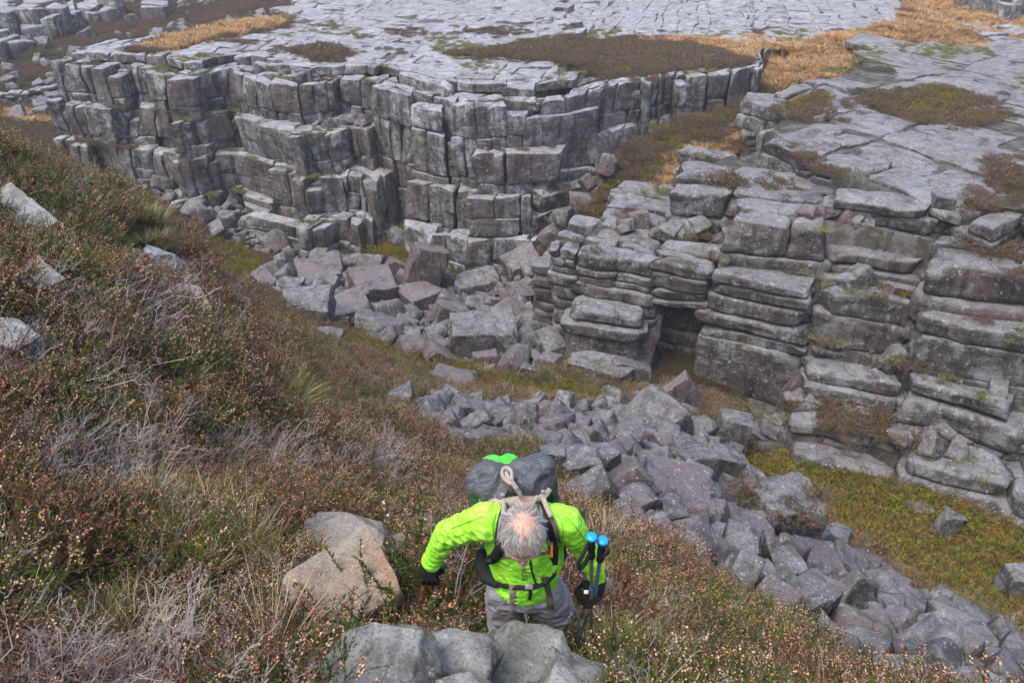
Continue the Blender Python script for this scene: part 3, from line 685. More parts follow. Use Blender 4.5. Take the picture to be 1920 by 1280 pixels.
# u, v (middle of the stone in the photo), width px, height px, depth factor, (rx, ry, rz) degrees, kind, look, label
F_ = 'fg'
HAND = [
 (652,1136,168,130,.9,(10,-14,28),'angular',F_,'big ochre stained boulder left of the hiker, bedded in heather'),
 (650,1022,150,60,.8,(0,5,10),'round',F_,'flat pale boulder just behind the big ochre boulder'),
 (740,1040,70,45,.9,(0,0,0),'round',F_,'small tan stone between the ochre boulder and the hiker\'s arm'),
 (712,1222,205,110,.8,(0,-8,8),'round',F_,'long smooth grey boulder at the bottom, leftmost of the rocks before the hiker'),
 (862,1225,140,95,.9,(5,-16,5),'round',F_,'grey boulder with a sloping top between two others before the hiker\'s legs'),
 (985,1222,165,95,.9,(0,6,-8),'round',F_,'broad pale boulder hiding the hiker\'s right shin'),
 (1085,1275,150,90,.9,(0,14,0),'round',F_,'grey boulder at the bottom edge under the hiker\'s boot'),
 (870,1285,110,60,.9,(0,0,0),'round',F_,'small grey stone cut by the bottom edge of the photo'),
 (1152,1242,85,60,.8,(0,-8,12),'angular',F_,'small mottled stone in grass right of the pole tips'),
 (700,1160,60,40,.8,(0,0,12),'round',F_,'small tan stone on top of the long smooth boulder'),
 (600,1215,60,60,.8,(0,0,12),'round',F_,'small dark stone at the left end of the long smooth boulder'),
 (20,420,170,90,.8,(10,15,-35),'angular',F_,'big grey boulder at the left edge under red heather'),
 (55,525,90,130,.7,(0,25,-30),'angular',F_,'tall grey slab at the left edge, half buried in heather'),
 (12,640,95,130,.8,(0,20,-20),'angular',F_,'dark grey boulder at the left edge above green bilberry'),
 (288,478,85,85,.8,(10,-10,20),'wedge',F_,'pointed boulder with a bright white lichen patch on the heather slope'),
 (238,478,50,42,.9,(0,0,40),'round',F_,'rounded stone touching the white patched pointed boulder'),
 (325,570,105,65,.9,(5,20,30),'angular',F_,'flat brownish slab lying in heather below the white patched boulder'),
 (268,725,50,80,.6,(0,-15,10),'wedge',F_,'thin pointed stone above a pale grass tussock'),
 (315,765,75,80,.8,(0,10,30),'angular',F_,'grey stone beside the pale grass tussock in heather'),
 (440,718,55,55,.8,(0,25,10),'wedge',F_,'small white topped stone on the middle of the slope'),
 (400,745,35,60,.8,(0,0,10),'wedge',F_,'narrow grey stone just left of the small white topped stone'),
 (430,562,50,55,.6,(0,-30,20),'wedge','b','sharp little stone on the crest of the heather slope'),
 (790,515,62,140,.7,(0,24,12),'angular','m','long mauve slab leaning to the right in the rock field'),
 (695,612,100,85,.8,(10,-22,-15),'wedge','b','large pale triangular boulder at the near edge of the rock field'),
 (893,537,92,42,.7,(0,-8,14),'angular','b','long level block at the foot of the cliff corner'),
 (692,542,90,58,.9,(8,6,25),'angular','m','flat topped mauve boulder in the middle of the rock field'),
 (985,500,72,62,.9,(20,-18,10),'angular','m','dark mauve boulder perched where the gully opens below the cliff corner'),
 (898,642,118,92,.8,(6,4,5),'angular','b','huge bedded boulder with level cracks in the rock field'),
 (838,708,105,42,.7,(0,-14,-8),'wedge','m','low mauve wedge lying in bilberry in front of the huge bedded boulder'),
 (762,628,66,66,.5,(-25,-22,-15),'wedge','b','pale flat slab leaning beside the large triangular boulder'),
 (575,578,98,48,.9,(8,0,0),'angular','b','dark lichened boulder at the left of the rock field'),
 (650,585,86,52,.9,(10,-18,20),'angular','m','mauve slab resting against the large triangular boulder'),
 (735,510,40,60,.6,(0,30,0),'angular','m','narrow slab tilted beside the long leaning slab'),
 (600,520,90,50,.9,(10,0,20),'angular','m','broad mauve boulder at the far left of the rock field'),
 (540,545,50,40,.9,(0,10,0),'angular','b','pale square block at the left end of the rock field'),
 (790,565,70,50,.9,(0,0,30),'angular','m','mauve block under the foot of the long leaning slab'),
 (886,575,40,40,1,(20,20,10),'angular','b','small cube with a bright top right of the long leaning slab'),
 (970,560,48,52,1,(10,20,30),'angular','m','dark block wedged in the mouth of the gully'),
 (840,600,60,60,.9,(0,20,10),'angular','b','pale block behind the huge bedded boulder'),
 (610,640,62,34,.9,(0,0,0),'angular','b','low block at the near left edge of the rock field'),
 (1232,785,112,108,.9,(18,-30,28),'angular','b','big cube shaped boulder with a pale flat face below the overhang'),
 (1372,822,66,105,.9,(-5,6,-10),'angular','b','tall upright block standing at the foot of the dark cliff'),
 (1290,745,55,95,.4,(-10,-35,10),'angular','m','thin slabs leaning behind the cube shaped boulder'),
 (1188,628,92,120,.8,(-12,12,-8),'angular','m','tall block split from the cliff foot, leaning out above the green'),
 (1105,645,85,115,.8,(-10,14,5),'angular','m','tall dark block left of the leaning block at the cliff foot'),
 (1180,705,80,62,.8,(-10,10,0),'angular','b','lichened block below the leaning block at the cliff foot'),
 (985,700,28,42,.6,(0,20,0),'angular','b','pale upright stone in the bilberry strip'),
 (1010,752,60,32,.8,(0,-10,0),'wedge','b','low stone on the near side of the bilberry strip'),
 (745,752,82,66,.8,(5,10,20),'wedge','b','pale pointed boulder where heather meets the scree'),
 (1083,882,70,88,.9,(5,-3,15),'angular','b','squarish dark boulder directly above the rucksack'),
 (1035,868,55,80,.9,(0,5,0),'angular','b','speckled boulder touching the top of the rucksack'),
 (1190,893,100,98,.9,(10,0,35),'wedge','b','large peaked boulder near the top of the scree'),
 (1262,928,130,74,.9,(12,16,-10),'angular','m','broad flat mauve slab below the peaked boulder'),
 (1300,882,80,80,.8,(-6,10,20),'angular','b','boulder with vertical cracks above the flat mauve slab'),
 (1345,875,66,78,.8,(0,26,10),'angular','b','smooth pale boulder beside the cracked one near green bracken'),
 (1128,868,60,60,.9,(0,8,40),'angular','b','dark boulder between the squarish and the peaked ones'),
 (1455,975,165,140,.8,(0,10,12),'angular','b','giant boulder with a mossy top on the edge of the scree'),
 (1310,1022,150,86,.8,(14,14,10),'wedge','m','large tilted mauve slab with white lichen at its foot'),
 (1237,992,70,66,.9,(0,8,0),'wedge','b','peaked stone left of the large tilted slab'),
 (1392,1000,125,46,.7,(0,22,-14),'angular','m','long dark slab in front of the giant mossy boulder'),
 (1572,1008,48,46,.9,(0,-6,10),'angular','b','single squat boulder lying in the green bracken'),
 (1772,988,42,84,.5,(0,20,0),'angular','b','curved upright stone in the bracken at the right'),
 (1728,958,44,20,.8,(0,8,0),'angular','b','flat pale stone beside the curved upright stone'),
 (1552,962,50,20,.5,(0,25,0),'angular','b','thin pale slab in the bracken behind the squat boulder'),
 (1612,1128,62,110,.5,(-20,-28,20),'angular','b','long pale slab pointing down the lower scree'),
 (1812,1205,110,86,.9,(0,12,0),'angular','b','big rounded grey boulder low in the scree at the right'),
 (1908,1110,60,110,.9,(0,0,0),'angular','b','boulder cut by the right edge of the photo'),
 (1530,1060,90,60,.9,(6,20,10),'angular','m','mauve boulder in the middle of the lower scree'),
 (1480,1070,66,64,.9,(6,-20,10),'angular','b','upright blocky boulder left of the middle mauve one'),
 (1430,1090,60,50,.9,(6,-20,10),'angular','b','squat block low on the near edge of the scree'),
 (1700,1150,90,56,.9,(6,20,20),'angular','b','grey boulder behind the long pale slab'),
 (1752,1190,60,90,.6,(0,-6,10),'angular','b','narrow upright block beside the big rounded boulder'),
 (875,770,55,45,.9,(0,20,10),'angular','b','pale block at the top left corner of the scree'),
 (865,820,72,60,.9,(0,-10,10),'wedge','b','pointed stone half hidden by heather at the scree edge'),
 (760,830,30,46,.9,(0,0,0),'wedge','b','white stone capped with bright moss in the heather'),
 (930,790,66,56,.9,(0,10,40),'angular','b','grey boulder near the upper rim of the scree'),
 (1690,300,0,0,1,(0,0,0),'skip','b',''),
 (1762,392,46,62,.9,(0,6,-25),'angular','b','upright block split from the end of the pale slab step'),
 (1792,418,30,44,.9,(0,8,-20),'angular','b','smaller block next to the split block of the slab step'),
 (1590,500,66,28,.5,(0,-42,20),'angular','b','pale slab fallen across the ledge on the right cliff'),
 (1612,530,62,66,.5,(-10,-30,20),'angular','b','second slab fallen below the first on the ledge'),
 (1455,700,34,70,.7,(0,-12,10),'angular','m','round shouldered stone perched over the cave'),
 (1495,720,36,64,.7,(0,10,0),'wedge','m','pointed mauve stone at the right of the perched pair'),
 (1046,262,46,30,.8,(0,-12,10),'round','b','rounded boulder perched on the ledge of the far cliff corner'),
 (740,252,52,34,.9,(0,10,20),'angular','b','square boulder perched on the ledge left of the far cliff corner'),
 (1140,235,28,62,.8,(0,0,10),'wedge','b','pointed pillar standing alone before the far cliff'),
 (915,1090,1,1,1,(0,0,0),'skip','b',''),
 (30,188,20,14,.9,(0,0,0),'angular','b','pale block standing on the far drystone wall'),
]
MAUVE = ROCK
def tintof(look, rng): return rng.uniform(.75, 1.) if look == 'm' else rng.uniform(0, .45)
for i, (u, v, w, h, dep, rot, kind, look, lab) in enumerate(HAND):
    if kind == 'skip': continue
    rng = np.random.default_rng(900+i)
    if look == F_ and v > 1150: v += 52 if u < 760 else 44; h *= .92
    base = hit(u, min(v+(.58 if v > 1150 and look == F_ else .22)*h, 1400)); d = project(base)[2]
    near = look == F_; fk = 1.25 if near and v > 1000 else 1.06
    W = w*d/FOC*fk; Hh = h*d/FOC*fk
    sub = 3 if near else 2
    V, F = boulder_shape(1000+i, (W, W*dep, Hh), sub, .05 if near else .075, .07 if kind == 'round' else .045, kind)
    V = V @ rotm(*[math.radians(q) for q in rot]).T
    # put the middle of the stone on the sight line of its middle, resting in the ground under it
    dx, dy, dz = [float(q) for q in ray(u, v)]
    t = base[1]/dy; c = np.array([dx*t, dy*t, dz*t]) + np.array([0, W*dep*.10, -Hh*(.26 if near and v < 900 else .06)])
    mat = WLROCK if ('white' in lab and near and 'touching' not in lab and 'below' not in lab and 'left of' not in lab) else OCHRE if 'ochre stained' in lab else FGROCK if near else BOULD
    me = mesh_from('boulder', V, F, True, [mat], None, {'tint': np.full(len(V), (rng.uniform(.7, 1.) if 'ochre' in lab or 'tan' in lab or 'brown' in lab else rng.uniform(0, .3)) if near else tintof(look, rng))})
    bo = put('boulder', me, None, lab, 'boulder', None, None, c)
    if 'moss' in lab and 'giant mossy boulder' not in lab: MOSSY.append((bo, V, W, Hh))
    BIG.append((c[0], c[1], max(W, W*dep)*.5, near, u, v, w, h, d)); n_ind += 1

# scree and rock fields: a shared stock of shapes, largest stones first
STOCK = []
for k in range(44):
    dims = (1, RNG.uniform(.55, .95), RNG.uniform(.45, .95))
    V, F = boulder_shape(3000+k, dims, 1, .085, .04, 'angular' if k % 4 else 'wedge')
    STOCK.append((V, F))
FIELDS = [
 (0, STONY[0], 2000, (.20, 1.7), 1.5, 'grey and mauve boulder among many in the rock field below the far cliff', 'boulders of the rock field under the far cliff corner'),
 (1, STONY[1], 4200, (.14, .95), 1.5, 'grey boulder among many in the scree that runs down to the lower right', 'boulders of the scree beyond the hiker'),
 (2, STONY[2], 600, (.25, 1.6), 1.8, 'grey block among many under the left part of the far cliff', 'fallen blocks along the foot of the far cliff'),
 (3, STONY[3], 330, (.3, 1.5), 1.5, 'grey block among many jammed in the narrow mouth of the side gully', 'blocks filling the mouth of the side gully'),
]
cand = []
def visible_area(x, y, z): 
    u, v, d = project(np.array([x, y, z])); return -200 < u < 2120 and -60 < v < 1420
for fi, pl, n, (s0, s1), al, lab, grp in FIELDS:
    pl = np.array(pl); rng = np.random.default_rng(500+fi)
    xs = rng.uniform(pl[:, 0].min()-1, pl[:, 0].max()+1, n*9); ys = rng.uniform(pl[:, 1].min()-1, pl[:, 1].max()+1, n*9)
    jx = xs+.6*n2(xs, ys, .5, 81); jy = ys+.6*n2(xs, ys, .5, 82)
    ok = inpoly(jx, jy, [tuple(p) for p in pl]) & (np.isnan(rockh(xs, ys)))
    xs, ys = xs[ok], ys[ok]
    sz = s0*(1-rng.random(len(xs))*(1-(s0/s1)**al))**(-1/al); sz = -np.sort(-sz)
    cnt = 0; placed = [(bx, by, br*1.0) for bx, by, br in [b[:3] for b in BIG]]; PL = np.zeros((n+len(placed)+5, 3)); m = len(placed)
    if m: PL[:m] = placed
    for j in range(len(xs)):
        if cnt >= n: break
        r = sz[j]*.5
        if m:
            dd = np.hypot(PL[:m, 0]-xs[j], PL[:m, 1]-ys[j])
            if (dd < (PL[:m, 2]+r)*.84).any(): continue
        PL[m] = (xs[j], ys[j], r); m += 1; cnt += 1
        cand.append((xs[j], ys[j], sz[j], fi, rng.integers(len(STOCK)), rng.normal(0, .5), rng.normal(0, .5), rng.uniform(0, 6.28), rng.random()))
# a few loose stones on the moor, the ledges and the slope
rng = np.random.default_rng(77)
LOOSE = [(560,215,-15.3,2.2,'on the grassy ledge of the far cliff, left of centre'),(520,200,-15.3,1.8,'at the left end of the grassy ledge of the far cliff'),(620,225,-15.3,1.6,'on the ledge above the mossy cleft of the far cliff'),
 (720,245,-15.3,2.2,'jumbled in the recess left of the far cliff corner'),(760,265,-15.4,1.2,'beside the square perched boulder of the far cliff'),(690,262,-15.4,1.5,'on the tower left of the mossy cleft'),(670,230,-15.4,1.5,'behind the tower left of the mossy cleft'),
 (1560,470,-14.7,1.6,'on the heather ledge by the fallen slabs of the right cliff'),(1300,440,-14.8,1.8,'in the heather patch on top of the right buttress'),(1480,740,-18.7,1.2,'under the perched stones by the cave'),(1800,820,-18.6,2.2,'on the lowest ledge of the right cliff'),
 (1660,560,-14.8,2.0,'on the middle ledge of the right cliff'),(1230,360,-13.2,1.6,'on the bare nose of rock beside the side gully'),(1870,640,-15,2.,'on the upper ledge near the right edge'),(1200,760,-19,2.2,'in front of the leaning blocks at the cliff foot')]
LW = {}
for li, (u_c, v_c, z_c, r, wh) in enumerate(LOOSE):
    cx, cy = PZ(u_c, v_c, z_c)[:2]; LW[10+li] = wh
    for k in range(14):
        a = rng.uniform(0, 6.28); q = r*math.sqrt(rng.random())
        cand.append((cx+q*math.cos(a), cy+q*math.sin(a)*.5, rng.uniform(.35, 1.15), 10+li, rng.integers(len(STOCK)), rng.normal(0, .5), rng.normal(0, .5), rng.uniform(0, 6.28), rng.random()))
for k in range(260):
    p = PZ(rng.uniform(-60, 620), rng.uniform(5, 190), -17.5)
    cand.append((p[0], p[1], rng.uniform(.4, 1.6), 5, rng.integers(len(STOCK)), rng.normal(0, .3), rng.normal(0, .3), rng.uniform(0, 6.28), rng.random()*.5))
C_ = np.array([c[:4] for c in cand], float)
Zg = land(C_[:, 0], C_[:, 1])[0]
Zpile = Zg + .18*C_[:, 2] + np.where(C_[:, 3] <= 3, .35*np.abs(n2(C_[:, 0], C_[:, 1], .6, 83)), 0)
okk = ~((C_[:, 3] == 5) & ~np.isnan(rockh(C_[:, 0], C_[:, 1])))
u_, v_, d_ = project(np.stack([C_[:, 0], C_[:, 1], Zpile], -1))
px = np.where((u_ > -30) & (u_ < 1950) & (v_ > -20) & (v_ < 1310) & okk, C_[:, 2]/d_*FOC, 0)
# stones hidden behind the heather crest are not shown by the photo
order = np.argsort(-px); LEFT = 300-n_ind; indiv = set(order[:LEFT].tolist())
names = {fi: (lab, grp) for fi, _, _, _, _, lab, grp in FIELDS}
for q_, w_ in LW.items(): names[q_] = ('loose grey block '+w_, 'loose blocks '+w_)
names[5] = ('pale stone scattered over the brown moor at the far left', 'stones scattered over the far moor')
REFS = [(o, o['label'].split(' ')) for o in COL.objects if o.name.startswith('boulder') and 'label' in o]
SHORT = {}
for o, w in REFS:
    u0, v0, d0 = project(np.array(o.location))
    t_ = ' '.join(w)
    for key, sh in (('cube shaped', 'the big cube shaped boulder'), ('upright block standing', 'the upright block by the dark cliff'), ('large peaked', 'the large peaked boulder'), ('broad flat mauve', 'the broad flat mauve slab'),
                    ('vertical cracks', 'the boulder with vertical cracks'), ('giant boulder', 'the giant mossy boulder'), ('large tilted mauve', 'the large tilted slab'), ('long dark slab', 'the long dark slab'), ('single squat', 'the lone squat boulder'),
                    ('long pale slab', 'the long pale slab'), ('big rounded grey', 'the big rounded boulder'), ('squarish dark', 'the boulder above the rucksack'), ('long mauve slab', 'the long leaning slab'), ('large pale triangular', 'the large triangular boulder'),
                    ('long level block', 'the long level block'), ('huge bedded', 'the huge bedded boulder'), ('perched where', 'the dark perched boulder'), ('broad mauve boulder', 'the broad mauve boulder'), ('pale pointed boulder where', 'the pale pointed boulder'),
                    ('pointed stone half', 'the half hidden pointed stone'), ('middle of the lower scree', 'the mauve scree boulder'), ('squat block low', 'the low squat block'), ('cut by the right edge', 'the boulder at the right edge'), ('pale block at the top left corner', 'the block at the scree corner'), ('upper rim of the scree', 'the boulder on the scree rim')):
        if key in t_: SHORT[o.name] = (sh, float(u0), float(v0))
USED = {}
def placed_label(x, y, z, s, tt, default, k):
    u, v, d = project(np.array([x, y, z])); px_ = s/d*FOC
    big_ = 'big' if px_ > 62 else 'medium' if px_ > 40 else 'small'
    hue = 'grey' if tt < .35 else 'pale grey' if tt < .7 else 'mauve grey'
    shp = 'pointed' if k % 4 == 0 else 'blocky' if (STOCK[k][0][:, 2].max()-STOCK[k][0][:, 2].min()) > .7 else 'flat'
    near_ = sorted((math.hypot(a[1]-u, (a[2]-v)*1.3), n) for n, a in SHORT.items())[:3]
    for dist, n in near_:
        sh, u0, v0 = SHORT[n]
        if dist > 240: break
        if abs(u-u0) > abs(v-v0): w = 'right of' if u > u0 else 'left of'
        else: w = 'above' if v < v0 else 'below'
        rel = 'just ' if dist < 75 else 'well ' if dist > 150 else ''
        L = '%s %s %s stone %s%s %s' % (big_, hue, shp, rel, w, sh)
        if L not in USED: USED[L] = 1; return L
    return default
def ledge_label(s, tt, k, default):
    w = default.split('loose grey block ')
    if len(w) < 2: return default
    for L in ('%s %s block %s' % ('large' if s > .85 else 'middling' if s > .6 else 'little', 'grey' if tt < .5 else 'mauve', w[1]),
              '%s %s block %s' % ('pointed' if k % 4 == 0 else 'squared', 'grey' if tt < .5 else 'mauve', w[1])):
        if L not in USED: USED[L] = 1; return L
    return default
stock_me = []
for k, (V, F) in enumerate(STOCK):
    for tt in (.1, .4, .9):
        stock_me.append(mesh_from('boulder', V, F, True, [BOULD], None, {'tint': np.full(len(V), tt)}))
SV, SF, ST = {}, {}, {}
for i, c in enumerate(cand):
    if not okk[i]: continue
    x, y, s, fi, k, rx, ry, rz, tt = c
    tl = 0 if tt < .35 else 1 if tt < .7 else 2
    if i in indiv:
        LAB = placed_label(x, y, Zpile[i], s, tt, names[fi][0], k) if fi < 4 else ledge_label(s, tt, k, names[fi][0])
        o = put('boulder', stock_me[k*3+tl], None, LAB, 'boulder', names[fi][1], None, (x, y, Zpile[i]))
        o.rotation_euler = (rx, ry, rz); o.scale = (s*1.1,)*3
    else:
        V, F = STOCK[k]
        P = (V*s*1.1) @ rotm(rx, ry, rz).T + np.array([x, y, Zpile[i]])
        off = sum(len(q) for q in SV.setdefault(fi, []))
        SV[fi].append(P); SF.setdefault(fi, []).append(F+off); ST.setdefault(fi, []).append(np.full(len(P), tt))
slab = {0: 'smaller rubble filling the rock field below the far cliff', 1: 'smaller stones filling the scree beyond the hiker', 2: 'small rubble along the foot of the far cliff', 3: 'small rubble in the mouth of the side gully', 5: 'small pale stones far off on the moor'}
for fi in SV:
    me = mesh_from('rubble', np.vstack(SV[fi]), np.vstack(SF[fi]), True, [BOULD], None, {'tint': np.concatenate(ST[fi])})
    put('rubble', me, None, slab.get(fi) or 'small rubble '+LW[fi], 'rubble', None, 'stuff')
# the far drystone wall and crags on the moor
def crag(name, lab, pts, z, seed, size=(1.2, 2.6), hgt=2.4, n=26):
    rng = np.random.default_rng(seed); R_ = Rocks(); pl = np.array([PZ(u, v, z)[:2] for u, v in pts])
    seg = np.hypot(*(pl[1:]-pl[:-1]).T); S = np.concatenate([[0], np.cumsum(seg)])
    s = 0
    while s < S[-1]:
        w = rng.uniform(*size); x = np.interp(s+w/2, S, pl[:, 0]); y = np.interp(s+w/2, S, pl[:, 1])
        x2 = np.interp(s+w, S, pl[:, 0]); y2 = np.interp(s+w, S, pl[:, 1]); t = np.array([x2-x, y2-y]); t = t/(np.linalg.norm(t)+1e-6); nn = np.array([-t[1], t[0]])
        for row in range(3):
            dp = rng.uniform(1.2, 2.2); c = np.array([x, y]) + nn*(row*1.7 + rng.normal(0, .2))
            gz = float(ground(np.array([c[0]]), np.array([c[1]]))[0])
            top = gz + hgt*(.55+.5*abs(math.sin(s*.5+seed)))*rng.uniform(.6, 1.05) - row*.12
            q = np.array([c-t*w*.5-nn*dp*.5, c+t*w*.5-nn*dp*.5, c+t*w*.5+nn*dp*.5, c-t*w*.5+nn*dp*.5]) + rng.normal(0, .15, (4, 2))
            R_.add(quadblock(q, gz-1.2, top, rng.normal(0, .2, 4), .02), rng.random(), 4, .15)
        s += w
    C = np.array(R_.C); P, F = hexa_blocks(C, 4, np.array(R_.b), .16, seed)
    root = bpy.data.objects.new(name, None); COL.objects.link(root); root['kind'] = 'structure'; root['label'] = lab
    for a in range(len(P)):
        o0 = P[a].mean(0); put('rock_block', mesh_from('rock_block', P[a]-o0, F, True, [ROCK], None, {'tint': np.full(len(P[a]), R_.t[a])}), root, loc=o0)
crag('crag', 'grey broken crag at the far upper left above the moor', [(-40,72),(40,68),(105,62),(150,44)], -17.2, 1, hgt=3.2)
crag('crag', 'low grey crag behind the first, at the upper left edge', [(-30,22),(60,20),(140,14)], -16.8, 2, hgt=2.2)
crag('crag', 'small crag on the moor just right of the broken one', [(165,34),(200,30),(235,22)], -16.8, 3, hgt=2.4)
crag('crag', 'short outcrop on the moor above the left end of the plateau', [(270,28),(310,26)], -16.8, 4, hgt=2.0)
crag('crag', 'small outcrop beside the left end of the cliff', [(-30,108),(20,104),(42,98)], -18, 5, hgt=2.2)
crag('crag', 'rock rib far off at the upper right corner', [(1860,36),(1960,28)], -13.4, 6, hgt=2.6)
crag('crag', 'low rock shelf in orange grass at the far right', [(1860,72),(1960,70)], -13.4, 7, hgt=.7)
def stone_wall():
    rng = np.random.default_rng(91); root = bpy.data.objects.new('stone_wall', None); COL.objects.link(root)
    root['label'] = 'long low drystone wall crossing pale grass at the far left'; root['category'] = 'wall'
    a = np.array(PY(-260, 206, 69)[:2]); b = np.array(PY(108, 190, 71)[:2]); L = np.linalg.norm(b-a); t = (b-a)/L; nn = np.array([-t[1], t[0]])
    SVv, SFf, ST_, off, cntw = [], [], [], 0, 0
    T, Fq = cube_template(3)
    rows = []
    for r_ in range(4):
        s = 0
        while s < L:
            w = rng.uniform(.35, .8); rows.append((s+w/2, r_, w)); s += w*.95
    C = []; 
    for s, r_, w in rows:
        c = a+t*s+nn*rng.normal(0, .08); gz = float(ground(np.array([c[0]]), np.array([c[1]]))[0]) + .05 + r_*.27
        q = np.array([c-t*w*.5-nn*.35, c+t*w*.5-nn*.35, c+t*w*.5+nn*.35, c-t*w*.5+nn*.35]) + rng.normal(0, .04, (4, 2))
        C.append(quadblock(q, gz, gz+.3*rng.uniform(.8, 1.2), rng.normal(0, .05, 4)))
    P, F = hexa_blocks(np.array(C), 3, .06, .03, 5)
    u, v, d = project(P.mean(1)); vis = (u > -10)
    for i in range(len(P)):
        if vis[i] and cntw < 280:
            o0 = P[i].mean(0); put('stone', mesh_from('stone', P[i]-o0, F, True, [ROCK], None, {'tint': np.full(len(P[i]), rng.random())}), root, loc=o0); cntw += 1
        else: SVv.append(P[i]); SFf.append(F+off); off += len(P[i])
    me = mesh_from('smaller_stones', np.vstack(SVv), np.vstack(SFf), True, [ROCK], None, {'tint': np.full(off, .3)}); put('smaller_stones', me, root, kind='stuff')
stone_wall()
# ------------------------------------------------------------------ plants: prototypes, then growth over the slope
def leafmat(name, c1, c2, c3=None, rough=.7, transl=.15):
    m = NT(name); r = m.rnd()
    n = m.noise(m.pos(), .8, 3, .6)
    c = m.mix(m.ramp(r, 0, 1), c1, c2)
    c = m.mix(m.ramp(n, .42, .6, 0, .8), c, c3 or c2)
    m.color(c); m.rough(rough); m.b.inputs['Specular IOR Level'].default_value = .25
    return m.m
LG = leafmat('heather_leaf_green', (0.026, 0.066, 0.005), (0.070, 0.145, 0.008), (0.090, 0.105, 0.010))
LB = leafmat('heather_leaf_brown', (0.120, 0.040, 0.018), (0.175, 0.070, 0.026), (0.070, 0.036, 0.012))
FLW = leafmat('dry_heather_bell', (0.60, 0.32, 0.22), (0.46, 0.19, 0.13), (0.62, 0.42, 0.28))
TWG = leafmat('grey_heather_twig', (0.25, 0.20, 0.19), (0.11, 0.08, 0.075), (0.34, 0.31, 0.30))
STM = leafmat('dark_heather_stem', (0.09, 0.06, 0.05), (0.13, 0.10, 0.09))
LBF = leafmat('far_heather_leaf', (0.105, 0.060, 0.042), (0.150, 0.092, 0.062), (0.075, 0.055, 0.030))
FLF = leafmat('far_heather_bell', (0.32, 0.20, 0.15), (0.24, 0.14, 0.11))
GRG = leafmat('grass_green', (0.10, 0.13, 0.025), (0.16, 0.17, 0.045), (0.20, 0.18, 0.07))
GRS = leafmat('grass_straw', (0.45, 0.36, 0.20), (0.34, 0.25, 0.12), (0.52, 0.45, 0.30))
GRO = leafmat('grass_orange', (0.42, 0.21, 0.085), (0.48, 0.31, 0.15), (0.26, 0.15, 0.065))
BIL = leafmat('bilberry_leaf', (0.095, 0.125, 0.008), (0.185, 0.175, 0.014), (0.20, 0.135, 0.02))
MOSS = leafmat('yellow_green_moss', (0.22, 0.24, 0.07), (0.33, 0.32, 0.13), (0.15, 0.16, 0.05))
class Soup:
    def __init__(s): s.V = []; s.F = []; s.M = []; s.n = 0
    def add(s, V, F, m):
        V = np.asarray(V).reshape(-1, 3); F = np.asarray(F).reshape(-1, 3)
        s.V.append(V); s.F.append(F+s.n); s.M.append(np.full(len(F), m)); s.n += len(V)
    def mesh(s, name, mats): return mesh_from(name, np.vstack(s.V), np.vstack(s.F), False, mats, np.concatenate(s.M))
def unit(v): return v/np.maximum(np.linalg.norm(v, axis=-1, keepdims=True), 1e-9)
def frames(d):
    a = np.where(np.abs(d[..., 2:3]) > .9, np.array([1., 0, 0]), np.array([0., 0, 1.]))
    s = unit(np.cross(d, a)); return s, np.cross(d, s)
def tubes(soup, P, R, m, sides=3):
    """P (K,n,3) paths, R (K,n) radii"""
    K, n, _ = P.shape
    d = unit(np.gradient(P, axis=1)); s, t = frames(d)
    ang = np.arange(sides)*2*PI/sides
    V = P[:, :, None] + R[:, :, None, None]*(s[:, :, None]*np.cos(ang)[None, None, :, None]+t[:, :, None]*np.sin(ang)[None, None, :, None])
    i = np.arange(n-1)[:, None]*sides; j = np.arange(sides)[None]; j2 = (j+1) % sides
    F = np.concatenate([np.stack([i+j, i+j2, i+sides+j2], -1).reshape(-1, 3), np.stack([i+j, i+sides+j2, i+sides+j], -1).reshape(-1, 3)])
    Fa = F[None] + (np.arange(K)*n*sides)[:, None, None]
    soup.add(V.reshape(-1, 3), Fa.reshape(-1, 3), m)
def tri_leaves(soup, B, D, S, L, W, m):
    """small pointed leaves: base B, direction D, side S"""
    V = np.stack([B-S*W[:, None]*.5, B+S*W[:, None]*.5, B+D*L[:, None]], 1)
    soup.add(V.reshape(-1, 3), np.arange(len(B)*3).reshape(-1, 3), m)
def bells(soup, B, D, r, m):
    s, t = frames(D); r = r[:, None]
    top = B+D*r*1.4; bot = B-D*r*.9
    V = np.stack([top, B+s*r, B+t*r, B-s*r*.8-t*r*.3, bot], 1)
    F = np.array([[0, 1, 2], [0, 2, 3], [0, 3, 1], [4, 2, 1], [4, 3, 2], [4, 1, 3]])
    soup.add(V.reshape(-1, 3), (F[None]+(np.arange(len(B))*5)[:, None, None]).reshape(-1, 3), m)
